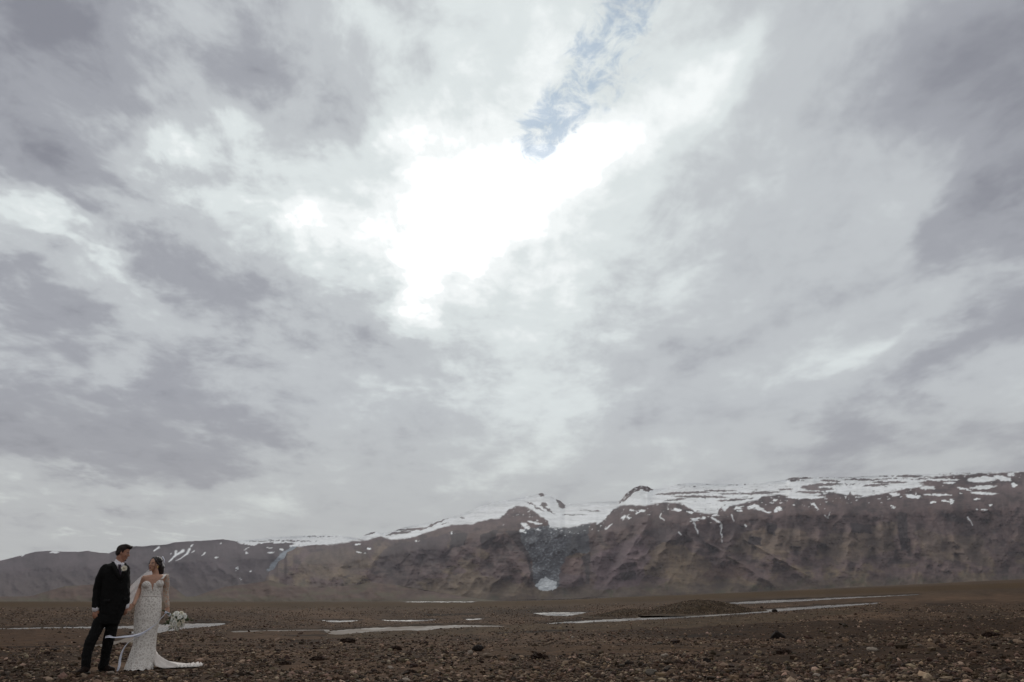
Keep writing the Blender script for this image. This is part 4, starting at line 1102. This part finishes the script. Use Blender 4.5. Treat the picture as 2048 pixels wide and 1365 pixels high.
# ------------------------------------------------------------------ groom
def build_groom():
    g = Figure(192, 1346.2); C = g.C
    root = g.root('person')
    tag(root, 'person in a dark suit turned toward the bride, holding her hand', 'person', 'wedding couple')
    H = Head(C(541, 168, .0), .238, (.90, -.34, -.16), (.16, 0, 1))
    # skin
    B = Blob(); H.build(B)
    B.chain([(C(500, 275, .02), .066), (C(512, 235, .01), .060), (H.p(-.10, 0, -.25), .058)], 16)
    B.loft([(C(418, 285), C(570, 285), .075), (C(350, 330), C(590, 330), .10), (C(345, 420), C(592, 420), .115), (C(340, 560), C(580, 560), .105), (C(340, 690), C(530, 690), .10), (C(325, 770), C(480, 770), .09)])
    rs, re, rw = C(375, 318, .0), C(303, 510, .03), C(283, 690, -.03)
    ls, le, lw = C(560, 318, .0), C(570, 490, .05), C(568, 655, -.02)
    B.chain([(rs, .055), (re, .043), (rw, .029)]); B.chain([(ls, .053), (le, .041), (lw, .029)])
    hand(B, rw + Vector((0, 0, -.005)), (.10, -.12, -1), (.35, .9, .1), 1, .178, .55)
    hand(B, lw + Vector((0, 0, -.005)), (-.05, -.05, -1), (.35, .8, 0), -1, .178, .75)
    B.chain([(C(335, 780), .070), (C(290, 880, -.03), .055), (C(238, 990, -.06), .046), (C(207, 1090, -.08), .040), (C(190, 1225, -.10), .034)]); B.chain([(C(440, 780), .070), (C(428, 880, .02), .055), (C(398, 1000, .04), .046), (C(378, 1090, .07), .040), (C(363, 1215, .09), .034)])
    B.ell(C(184, 1258, -.11) + Vector((0, 0, .03)), (.030, .06, .024)); B.ell(C(364, 1245, .085) + Vector((0, 0, .03)), (.035, .04, .024))
    B.fuse('body', M_SKIN_A, .0065, 3, parent=root)
    H.features(root, M_EYEW, M_IRIS, M_HAIR_A, M_LIP_A)
    # hair swept up at the front, short sides; chin beard
    B = Blob()
    H.ell(B, -.10, 0, .21, .405, .335, .325, 18, 12)
    H.ell(B, .20, 0, .40, .20, .24, .13); H.ell(B, .33, .03, .42, .10, .17, .085); H.ell(B, .05, 0, .46, .28, .24, .12)
    H.ell(B, -.30, 0, .02, .19, .27, .27)
    for s in (-1, 1): H.ell(B, .02, .27 * s, .10, .07, .055, .15); H.ell(B, -.13, .255 * s, .04, .15, .075, .17); H.ell(B, -.24, .20 * s, -.08, .12, .09, .16)
    rg = np.random.default_rng(8)
    for k in range(26):                                          # loose locks combed up and forward
        s = rg.uniform(-.22, .22); f = rg.uniform(-.15, .26); u = .44 - .25 * f * f - 1.1 * s * s
        B.chain([(H.p(f - .10, s, u), .030 * H.H), (H.p(f + .02, s * 1.05, u + .085 + rg.uniform(0, .04)), .022 * H.H), (H.p(f + .15, s * 1.1, u + .07 + rg.uniform(-.03, .06)), .010 * H.H)], 7)
    B.fuse('hair', M_HAIR_A, .005, 1, .006, 60, parent=root)
    B = Blob(); H.ell(B, .285, 0, -.435, .065, .085, .055); H.ell(B, .345, 0, -.222, .028, .085, .014); B.fuse('beard', M_HAIR_A, .004, 1, parent=root)
    # shirt
    sh = Blob()
    sh.loft([(C(448, 262, -.0), C(548, 262, -.0), .080), (C(420, 300), C(575, 300), .112), (C(400, 360), C(585, 360), .126), (C(400, 440), C(580, 440), .126)])
    shirt = sh.fuse('shirt', M_SHIRT, .008, 4, parent=root)
    # collar: two leaning wings round the neck
    for k, pts in enumerate((((452, 244), (500, 268), (488, 298), (456, 266)), ((538, 252), (511, 268), (522, 296), (544, 274)))):
        (a, b, c, d) = pts
        rows = []
        for t in (0, .33, .66, 1):
            top = C(a[0] * (1 - t) + b[0] * t, a[1] * (1 - t) + b[1] * t, (-.045, -.118)[0] * (1 - t) - .118 * t)
            bot = C(d[0] * (1 - t) + c[0] * t, d[1] * (1 - t) + c[1] * t, -.075 * (1 - t) - .137 * t)
            rows.append([top, (top + bot) / 2 + Vector((0, -.006, 0)), bot])
        thick(sheet('collar', rows, M_SHIRT, shirt), .004)
    cb = Blob(); cb.chain([(C(500, 262, .02), .069), (C(503, 250, .018), .068)], 20); plain(cb, 'collar_band', M_SHIRT, shirt)
    for (u, v, d, w, tilt) in ((283, 684, -.025, .047, 0), (567, 660, -.015, .043, 0)):
        cuff = Blob(); cuff.chain([(C(u, v - 14, d), w), (C(u, v + 4, d), w * 1.02)], 18); plain(cuff, 'cuff', M_SHIRT, shirt)
    # tie
    T = []
    for (u, v, w, d) in ((506, 275, 15, -.140), (507, 287, 12, -.150), (505, 300, 9, -.147), (506, 325, 13, -.150), (508, 360, 16, -.148), (510, 400, 18, -.146)):
        T.append([C(u - w, v, d + .006), C(u, v, d - .006), C(u + w, v, d + .006)])
    thick(sheet('tie', T, M_TIE, root), .006)
    # jacket
    J = Blob()
    J.loft([(C(425, 258, .03), C(548, 258, .03), .060), (C(392, 276, .02), C(572, 276, .02), .085), (C(362, 292), C(590, 292), .105), (C(348, 325), C(597, 325), .125), (C(340, 380), C(600, 380), .138), (C(338, 450), C(598, 450), .138), (C(332, 540), C(592, 540), .130), (C(326, 620), C(588, 620), .134), (C(318, 690), C(560, 690), .134), (C(310, 735), C(540, 735), .130), (C(308, 748), C(532, 748), .122)], 36, 2.4)
    J.chain([(C(370, 312, .0), .066), (C(325, 400, .01), .066), (C(297, 510, .03), .060), (C(284, 600, .0), .054), (C(281, 668, -.025), .050)], 18)
    J.chain([(C(562, 312, .0), .060), (C(566, 400, .02), .058), (C(569, 490, .045), .054), (C(568, 580, .015), .048), (C(567, 640, -.015), .046)], 18)
    jacket = J.fuse('jacket', M_SUIT, .0085, 5, .012, 8, parent=root, wdir=(1.2, 1, .6))
    # cut the chest opening: push the front skin back inside a V so that shirt and tie show
    me = jacket.data
    n = len(me.vertices); co = np.empty(n * 3, np.float32); me.vertices.foreach_get('co', co); co = co.reshape(-1, 3)
    A, Bq, Cq = C(446, 246, -.12), C(548, 258, -.12), C(512, 392, -.14)
    poly = [(A.x, A.z + .05), (Bq.x, Bq.z + .05), (Bq.x, Bq.z), (Cq.x, Cq.z), (A.x, A.z)]
    inside = in_poly(co[:, 0], co[:, 2], poly) & (co[:, 1] < .02)
    co[inside, 1] = np.maximum(co[inside, 1], .0)
    me.vertices.foreach_set('co', co.ravel()); me.update()
    # lapels
    for side, pts in (('a', (((430, 248), (455, 250), -.10), ((438, 300), (482, 300), -.150), ((455, 345), (502, 345), -.158), ((480, 385), (514, 388), -.156), ((505, 418), (517, 420), -.150))),
                      ('b', (((552, 258), (566, 262), -.10), ((540, 300), (583, 296), -.148), ((530, 340), (566, 332), -.156), ((521, 375), (545, 372), -.156), ((514, 418), (524, 418), -.150)))):
        rows = [[C(l[0], l[1], d), C((l[0] + r[0]) / 2, (l[1] + r[1]) / 2, d - .008), C(r[0], r[1], d)] for l, r, d in pts]
        thick(sheet('lapel', rows, M_LAPEL, jacket), .006)
    for v in (432, 500):
        b = Blob(); b.ell(C(520, v, -.150), (.010, .006, .010), n=10, m=6); plain(b, 'button', M_SOLE, jacket)
    for (u0, u1, v, d) in ((355, 420, 600, -.142), (535, 580, 590, -.128)):
        rows = [[C(u0, v, d + .004), C((u0 + u1) / 2, v - 2, d - .004), C(u1, v - 6, d + .002)], [C(u0, v + 26, d + .004), C((u0 + u1) / 2, v + 25, d - .006), C(u1, v + 20, d + .002)]]
        thick(sheet('pocket_flap', rows, M_LAPEL, jacket), .005)
    # trousers
    T = Blob()
    T.loft([(C(325, 660), C(560, 660), .118), (C(308, 720), C(545, 720), .128), (C(282, 780), C(520, 780), .130), (C(270, 830), C(500, 830), .120)], 28, 2.3)
    T.chain([(C(330, 790), .096), (C(290, 880, -.03), .086), (C(238, 990, -.06), .078), (C(207, 1090, -.08), .069), (C(194, 1180, -.10), .063), (C(188, 1228, -.10), .062)], 18)
    T.chain([(C(445, 790), .096), (C(428, 880, .02), .086), (C(398, 1000, .04), .078), (C(380, 1090, .07), .070), (C(366, 1170, .09), .066), (C(362, 1216, .09), .064)], 18)
    T.fuse('trousers', M_SUIT, .0085, 4, .010, 8, parent=root, wdir=(.7, 1, 1.3))
    # shoes
    for (u, v, d, fx, fy) in ((180, 1270, -.12, -.42, -.9), (362, 1256, .09, .80, -.6)):
        S = Blob(); c = C(u, v, d); c.z = 0.0
        f = Vector((fx, fy, 0)).normalized(); s = Vector((f.y, -f.x, 0)); M = Matrix((f, s, Vector((0, 0, 1)))).transposed()
        S.ell(c + Vector((0, 0, .055)), (.11, .048, .052), M); S.ell(c + f * .09 + Vector((0, 0, .042)), (.085, .047, .036), M); S.ell(c - f * .055 + Vector((0, 0, .085)), (.058, .046, .07), M)
        sh = S.fuse('shoe', M_SHOE, .007, 3, parent=root)
        so = Blob(); rings = []
        for z, k in ((-.004, .97), (.022, 1.0)):
            rings.append([c + f * (.03 + .155 * k * math.cos(t)) + s * (.050 * k * math.sin(t) * (1 - .12 * math.cos(t))) + Vector((0, 0, z)) for t in (2 * math.pi * i / 24 for i in range(24))])
        so._add(rings); plain(so, 'sole', M_SOLE, sh)
    # boutonniere, pinned on the lapel
    e = bpy.data.objects.new('boutonniere', None); COL.objects.link(e)
    c = C(549, 309, -.170)
    e.location = g.o + g.ex * c.x + g.ey * c.y + Vector((0, 0, c.z)); e.rotation_euler = (0, 0, -g.az)
    tag(e, 'cream rose boutonniere pinned to the dark jacket lapel', 'boutonniere')
    r = add('rose', rose_mesh('rose', .040, M_PETAL, 3), e); aim(r, (.1, -1, .25))
    for k, (dx, dz, rl) in enumerate(((.028, .020, .5), (-.03, -.015, 2.2), (.024, -.026, 4.0))):
        l = add('leaf', leaf_mesh('leaf', .045, .013, M_LEAF), e); l.location = (dx * .5, .012, dz * .5); aim(l, (dx, -.01, dz), 0, 'Y')
    st = Blob(); st.chain([(Vector((0, .005, -.02)), .006), (Vector((.004, .012, -.055)), .0055), (Vector((.006, .016, -.082)), .005)], 8); plain(st, 'stem', M_PETAL2, e)
    return g, lw

# ------------------------------------------------------------------ bride
def build_bride(g):
    b = Figure(276, 1340.5); C = b.C
    root = b.root('person')
    tag(root, 'person in a white lace wedding gown smiling toward the groom, bouquet lowered', 'person', 'wedding couple')
    H = Head(C(830, 270, -.01), .232, (-.70, -.70, .05), (.05, 0, 1))
    # where the two hands meet, in this figure's frame
    meet_w = g.o + sum(((ax * k) for ax, k in zip((g.ex, g.ey), g.C(590, 690, .02)[:2])), Vector()) + Vector((0, 0, g.C(590, 690, .02).z))
    q = meet_w - b.o; meet = Vector((q.dot(b.ex), q.dot(b.ey), q.z))
    B = Blob(); H.build(B, True)
    B.chain([(C(838, 385, .02), .056), (C(838, 352, .012), .047), (H.p(-.08, 0, -.26), .047)], 16)
    B.loft([(C(760, 372, .01), C(905, 366, .01), .050), (C(722, 386), C(938, 378), .075), (C(716, 412), C(930, 404), .092), (C(716, 450), C(915, 446), .100), (C(718, 500), C(900, 495), .096), (C(712, 560), C(882, 560), .088), (C(690, 620), C(880, 620), .105), (C(670, 700), C(876, 690), .118), (C(672, 790), C(860, 790), .110)])
    rs, re = C(735, 402, .0), C(692, 505, .05)
    rw = meet + Vector((.055, .01, .075))
    B.chain([(rs, .046), ((rs + re) / 2 + Vector((.004, 0, 0)), .044), (re, .037), ((re + rw) / 2, .034), (rw, .025)], 16)
    hand(B, rw, (meet - rw), (-.3, -.6, -.5), 1, .165, .6, .0078)
    ls, le, lw = C(932, 396, .0), C(932, 535, .06), C(950, 672, .0)
    B.chain([(ls, .046), ((ls + le) / 2 + Vector((.008, 0, 0)), .046), (le, .039), ((le + lw) / 2, .035), (lw, .026)], 16)
    hand(B, lw, (.10, -.15, -1), (-.3, -.9, 0), 1, .165, .9, .0078)
    for s, u in ((-1, 715), (1, 800)):
        B.chain([(C(u + 20, 780, 0), .085), (C(u - 20, 990, .0), .055), (C(u - 60, 1215, .02), .035)]); B.ell(C(u - 66, 1246, -.03), (.04, .09, .03))
    for u, v in ((762, 462), (872, 455)): B.ell(C(u, v, -.062), (.056, .052, .056))
    B.fuse('body', M_SKIN_B, .0065, 3, parent=root)
    H.features(root, M_EYEW, M_IRIS, M_HAIR_B, M_LIP_B)
    # hair: parted, drawn back, falling behind the shoulder
    B = Blob()
    H.ell(B, -.12, 0, .19, .40, .345, .345, 18, 12); H.ell(B, -.36, 0, .0, .20, .28, .32)
    for s in (-1, 1):
        B.chain([(H.p(.20, .03 * s, .40), .06 * .222), (H.p(.20, .22 * s, .22), .055 * .222), (H.p(.07, .30 * s, .05), .06 * .222), (H.p(-.12, .30 * s, -.05), .08 * .222)], 10)
    B.chain([(H.p(-.40, .05, .02), .055), (C(893, 310, .05), .046), (C(890, 345, .075), .040), (C(884, 392, .09), .034), (C(880, 430, .10), .018)], 14)
    B.chain([(H.p(-.30, -.18, .0), .045), (C(868, 330, .06), .036), (C(868, 390, .09), .026)], 12)
    B.fuse('hair', M_HAIR_B, .006, 2, .008, 50, parent=root, wdir=(1.4, 1, .35))
    for pts in (((.24, -.20, .24), (.22, -.285, .02), (.19, -.285, -.22), (.20, -.27, -.42)), ((.24, .20, .24), (.22, .285, .02), (.19, .285, -.2), (.20, .26, -.46))):
        w = Blob(); w.chain([(H.p(*p), .012 * .222 * (1.6 - .3 * i)) for i, p in enumerate(pts)], 8); plain(w, 'hair_strand', M_HAIR_B, root)
    er = Blob(); er.chain([(H.p(.0, -.335, -.15), .0045), (H.p(.0, -.345, -.22), .0065), (H.p(.0, -.345, -.30), .004)], 8); plain(er, 'earring', M_GOLD, root)
    er = Blob(); er.chain([(H.p(.0, .335, -.15), .0045), (H.p(.0, .345, -.22), .0065), (H.p(.0, .345, -.30), .004)], 8); plain(er, 'earring', M_GOLD, root)
    # gown: bodice with sweetheart cups
    D = Blob()
    D.loft([(C(709, 452), C(916, 446), .104), (C(706, 485), C(908, 478), .108), (C(704, 520), C(898, 518), .102), (C(695, 555), C(890, 555), .098), (C(688, 580), C(890, 580), .106)], 36, 2.2)
    for u, v in ((757, 462), (874, 452)): D.ell(C(u, v, -.066), (.068, .058, .062))
    gown = bpy.data.objects.new('gown', None); COL.objects.link(gown); gown.parent = root
    bod = D.fuse('bodice', M_LACE, .007, 3, parent=gown)
    me = bod.data; n = len(me.vertices); co = np.empty(n * 3, np.float32); me.vertices.foreach_get('co', co); co = co.reshape(-1, 3)
    a, b_, c = C(797, 430, -.12), C(826, 430, -.12), C(808, 535, -.12)         # plunging centre
    ins = in_poly(co[:, 0], co[:, 2], [(a.x, a.z), (b_.x, b_.z), (c.x, c.z)]) & (co[:, 1] < 0)
    co[ins, 1] = np.maximum(co[ins, 1], -.088); me.vertices.foreach_set('co', co.ravel()); me.update()
    thick(sheet('strap', [[C(u - w, v, d), C(u + w, v, d - .004)] for u, v, d, w in ((893, 412, -.115, 12), (908, 395, -.095, 11), (922, 376, -.060, 11), (932, 364, -.01, 11), (930, 368, .05, 11))], M_LACE, gown), .003)
    # waist seam
    ring = []
    for k in range(33):
        t = 2 * math.pi * k / 32; L, R = C(691, 566), C(891, 566); cc = (L + R) / 2; hx = (R - L) / 2
        ring.append([cc + hx * math.cos(t) * 1.01 + Vector((0, .104 * math.sin(t), dz)) for dz in (.009, -.009)])
    thick(sheet('waist_band', ring, M_TULLE_SKIRT, gown), .004)
    # skirt
    rows = ((566, 690, 891, .100), (600, 674, 893, .112), (640, 659, 894, .122), (680, 649, 893, .128), (740, 641, 888, .130), (800, 637, 874, .126), (870, 636, 858, .120), (950, 638, 847, .116), (1020, 627, 841, .120), (1080, 607, 838, .132), (1140, 586, 832, .150), (1200, 562, 824, .172), (1236, 550, 815, .190), (1258, 545, 808, .200))
    fine = []
    vs = np.linspace(566, 1258, 60)
    tab = np.array(rows, float)
    P = []
    for v in vs:
        L, R, d = [np.interp(v, tab[:, 0], tab[:, i]) for i in (1, 2, 3)]
        L, R = C(L, v), C(R, v); cc = (L + R) / 2; hx = (R - L) / 2
        fl = sstep(850, 1250, v)
        row = []
        for k in range(72):
            t = 2 * math.pi * k / 72
            fold = 1 + fl * (.035 * math.sin(9 * t + 1.3) + .03 * math.sin(14 * t + v * .004) + .02 * math.sin(23 * t))
            sag = .006 * float(perlin(np.array(t * 2.0), np.array(v / 60)))
            p = cc + hx * math.cos(t) * fold + Vector((0, d * math.sin(t) * fold + sag, 0))
            if v > 1240: p.z = max(p.z, .012 + .012 * math.sin(11 * t))
            row.append(p)
        P.append(row)
    thick(sheet('skirt', P, M_LACE, gown, wrap=True), .003)
    # sheer panel and train sweeping out over the ground
    top = [(838, 965), (846, 1010), (850, 1050), (868, 1090), (905, 1122), (950, 1148), (1000, 1168), (1060, 1182), (1120, 1188), (1180, 1186), (1235, 1184), (1268, 1196)]
    bot = [(806, 1030), (808, 1110), (812, 1180), (830, 1226), (868, 1233), (920, 1236), (980, 1238), (1040, 1236), (1100, 1233), (1160, 1234), (1220, 1234), (1266, 1216)]
    tp, bt = np.array(top, float), np.array(bot, float); s_ = np.linspace(0, 1, len(top)); S = np.linspace(0, 1, 56)
    P = []
    for s in S:
        tu, tv = np.interp(s, s_, tp[:, 0]), np.interp(s, s_, tp[:, 1]); bu, bv = np.interp(s, s_, bt[:, 0]), np.interp(s, s_, bt[:, 1])
        dt = .06 + .10 * s; db = -.06 * (1 - s)
        Tt, Bt = C(tu, tv, dt), C(bu, bv, db)
        if s > .25: Bt = Vector((Bt.x, Bt.y + .0, max(Bt.z, .01)))
        Bk = Vector((Tt.x - .02, dt + .22 + .16 * s, max(.006, Tt.z * .35 * (1 - s))))
        row = []
        ruff = sstep(.70, .9, s)
        for k in range(22):
            q = k / 21
            p = Bt * (1 - q) ** 2 + 2 * (Tt * 1.0 + (Tt - (Bt + Bk) / 2) * .55) * q * (1 - q) + Bk * q * q
            w = .020 * math.sin(q * 15 + s * 5) * (1 - .4 * s) + .012 * math.sin(q * 27 + s * 22 + 1) + ruff * .034 * math.sin(s * 95 + q * 6)
            p = p + Vector((.25 * w, -.5 * w, .55 * w * (1 if s > .2 else .3)))
            p.z = max(p.z, .012)
            row.append(p)
        P.append(row)
    thick(sheet('train', P, M_TULLE_SKIRT, gown), .003)
    # lace hem band lying along the end of the train
    rows = []
    for k in range(40):
        t = k / 39; u = 1030 + 240 * t; v = 1226 - 10 * sstep(.8, 1, t) + 5 * math.sin(t * 38)
        a = C(u, v, -.03 + .03 * t); a.z = max(a.z, .018)
        rows.append([a + Vector((.004 * math.sin(t * 60), -.02, 0)), a + Vector((0, .015, .028 + .014 * math.sin(t * 47))), a + Vector((.004, .06, .012 + .01 * math.sin(t * 31)))])
    thick(sheet('hem_lace', rows, M_LACE, gown), .003)
    # lace sleeve on the arm that holds the bouquet
    Sl = Blob(); Sl.chain([(ls + Vector((.002, 0, .012)), .052), ((ls + le) / 2 + Vector((.009, 0, 0)), .050), (le, .043), ((le + lw) / 2, .039), (lw + Vector((0, 0, .02)), .031)], 22)
    Sl.f = [f for f in Sl.f if len(f) == 4]
    plain(Sl, 'sleeve', M_LACE_SLEEVE, gown)
    # veil: from the comb behind the head, blown out behind the groom
    comb = [(905, 212, .10), (917, 240, .11), (921, 280, .12), (922, 330, .13)]
    mid = [(868, 300, .16), (866, 335, .17), (862, 370, .18), (868, 420, .18)]
    lft = [(770, 326, .19), (762, 352, .20), (752, 395, .20), (742, 450, .20)]
    m2 = [(690, 392, .24), (684, 425, .25), (676, 480, .25), (668, 560, .25)]
    m3 = [(620, 462, .30), (618, 510, .30), (612, 570, .31), (606, 648, .31)]
    m4 = [(540, 545, .36), (540, 590, .36), (536, 640, .37), (530, 700, .37)]
    cols = [comb, mid, lft, m2, m3, m4]
    P = []
    ts = np.linspace(0, len(cols) - 1, 44)
    for t in ts:
        i = min(int(t), len(cols) - 2); f = t - i; f = f * f * (3 - 2 * f) * .35 + f * .65
        row = []
        for k in np.linspace(0, 3, 20):
            j = min(int(k), 2); h = k - j
            pt = [(cols[i][j][m] * (1 - f) + cols[i + 1][j][m] * f) * (1 - h) + (cols[i][j + 1][m] * (1 - f) + cols[i + 1][j + 1][m] * f) * h for m in range(3)]
            p = C(*pt); p.y += .022 * math.sin(k * 3.2 + t * 1.1) + .010 * math.sin(k * 7 + t * 3)
            row.append(p)
        P.append(row)
    sheet('veil', P, M_VEIL, root)
    cmb = Blob(); cmb.chain([(C(902, 206, .085), .012), (C(915, 232, .095), .014), (C(919, 262, .10), .010)], 10); plain(cmb, 'veil_comb', M_SATIN, root)
    # ---------------- bouquet, hanging head-down from the hand
    e = bpy.data.objects.new('bouquet', None); COL.objects.link(e)
    hc = lw + Vector((.012, -.03, -.09))
    def W(p): return b.o + b.ex * p.x + b.ey * p.y + Vector((0, 0, p.z))
    e.location = W(hc); e.rotation_euler = (0, 0, -b.az)
    tag(e, 'white rose bouquet with trailing satin ribbons in the lowered hand', 'bouquet')
    bc = C(1045, 795, -.06) - hc
    axis = bc.normalized()
    st = Blob()
    for k in range(7):
        a = 2 * math.pi * k / 7; o1 = Vector((math.cos(a), math.sin(a), 0)) * .012
        st = Blob(); st.chain([(-axis * .09 + o1 * 1.6, .0035), (o1 * .7, .0035), (axis * bc.length * .75 + o1 * 3, .003)], 6); plain(st, 'stem', M_STEM, e)
    wr = Blob(); wr.chain([(-axis * .035, .021), (axis * .05, .023)], 14); plain(wr, 'ribbon_wrap', M_SATIN, e)
    rng = np.random.default_rng(4)
    roses = [rose_mesh('rose', .043, M_PETAL2, 11), rose_mesh('rose', .038, M_PETAL, 12), rose_mesh('rose', .046, M_PETAL2, 13)]
    spots = [(1030, 728, -.13), (1078, 722, -.11), (1106, 748, -.10), (1062, 762, -.15), (1092, 800, -.13), (1000, 780, -.12), (1015, 822, -.14), (1055, 830, -.15), (1036, 866, -.12), (1088, 838, -.10), (1000, 745, -.08), (980, 812, -.07), (1075, 770, .03), (1040, 800, .05), (1000, 840, .03), (975, 860, -.06)]
    cen = C(1045, 795, -.04)
    for k, (u, v, d) in enumerate(spots):
        p = C(u, v, d); r = add('rose', roses[k % 3], e); r.location = p - hc
        aim(r, (p - cen).normalized() + Vector((0, -.35, 0)), k * 1.1); sc = rng.uniform(.8, 1.05); r.scale = (sc, sc, sc)
    lf = [leaf_mesh('leaf', .085, .019, M_LEAF, .25), leaf_mesh('leaf', .065, .015, M_LEAF, .4)]
    for k in range(58):
        a = rng.uniform(0, 6.28); z = rng.uniform(-1, 1); rr = math.sqrt(1 - z * z)
        dr = Vector((rr * math.cos(a), rr * math.sin(a), z))
        l = add('leaf', lf[k % 2], e); l.location = (cen - hc) + Vector((dr.x * .085, dr.y * .07, dr.z * .085))
        aim(l, dr + Vector(rng.uniform(-.4, .4, 3)), rng.uniform(0, 6.28), 'Y')
    for (u, v, n) in ((900, 832, 6), (1158, 792, 5), (940, 800, 4), (930, 700, 4), (965, 880, 3)):
        tip = C(u, v, -.08) - hc; bs = cen - hc
        sp = Blob(); sp.chain([(bs + (tip - bs) * .3, .003), (bs + (tip - bs) * .7 + Vector((0, 0, .01)), .0025), (tip, .0015)], 6); plain(sp, 'sprig', M_STEM, e)
        for k in range(n):
            t = .45 + .55 * k / max(n - 1, 1)
            l = add('leaf', lf[1], e); l.location = bs + (tip - bs) * t; aim(l, (tip - bs).normalized() + Vector(rng.uniform(-.8, .8, 3)), rng.uniform(0, 6), 'Y'); l.scale = (.8, .8, .8)
    up = Vector((.35, 0, 1)).normalized()
    p1 = [C(u, v, d) - hc for u, v, d in ((945, 705, -.05), (895, 765, -.10), (830, 835, -.17), (765, 882, -.21), (700, 918, -.23), (620, 938, -.24), (540, 945, -.26), (460, 950, -.28), (410, 940, -.30), (372, 948, -.30))]
    ribbon('ribbon', p1, [.024, .032, .038, .040, .042, .036, .028, .020, .034, .026], [Vector((.7, 0, 1)), Vector((.7, .1, .8)), Vector((.5, .2, .8)), Vector((.4, .1, 1)), Vector((.3, 0, 1)), Vector((.05, .1, 1)), Vector((0, .3, 1)), Vector((0, .6, .6)), Vector((.1, .1, 1)), Vector((.2, 0, 1))], M_SATIN, e)
    p2 = [C(u, v, d) - hc for u, v, d in ((948, 708, -.06), (885, 780, -.12), (800, 862, -.19), (700, 928, -.24), (635, 962, -.25), (575, 1010, -.25), (530, 1080, -.24), (510, 1150, -.23), (503, 1210, -.23), (486, 1262, -.23))]
    ribbon('ribbon', p2, [.024, .028, .028, .024, .022, .024, .026, .030, .034, .028], [Vector((.8, 0, .8)), Vector((.7, .2, .8)), Vector((.6, .2, .8)), Vector((.5, .3, .8)), Vector((.6, .3, .7)), Vector((.8, .1, .5)), Vector((1, .1, .3)), Vector((1, .1, .1)), Vector((1, 0, .1)), Vector((1, 0, .3))], M_SATIN, e)

_g, _lw = build_groom()
build_bride(_g)

# ------------------------------------------------------------------ haze
def build_haze():
    x0, x1, y0, y1, z0, z1 = -14500, 14500, -14500, 15500, -3, 1750
    v = [(x, y, z) for z in (z0, z1) for y in (y0, y1) for x in (x0, x1)]
    f = [(0, 2, 3, 1), (4, 5, 7, 6), (0, 1, 5, 4), (2, 6, 7, 3), (0, 4, 6, 2), (1, 3, 7, 5)]
    me = bpy.data.meshes.new('haze'); me.from_pydata(v, [], f)
    m = bpy.data.materials.new('haze_air'); m.use_nodes = True
    nt = m.node_tree; nt.nodes.clear()
    pv = nt.nodes.new('ShaderNodeVolumePrincipled'); out = nt.nodes.new('ShaderNodeOutputMaterial')
    pv.inputs['Color'].default_value = (.84, .80, .86, 1); pv.inputs['Density'].default_value = HAZE
    nt.links.new(pv.outputs[0], out.inputs['Volume'])
    me.materials.append(m)
    tag(add('haze', me), 'thin pale haze in the air over the plain', kind='stuff')
HAZE = 2.5e-5
build_haze()
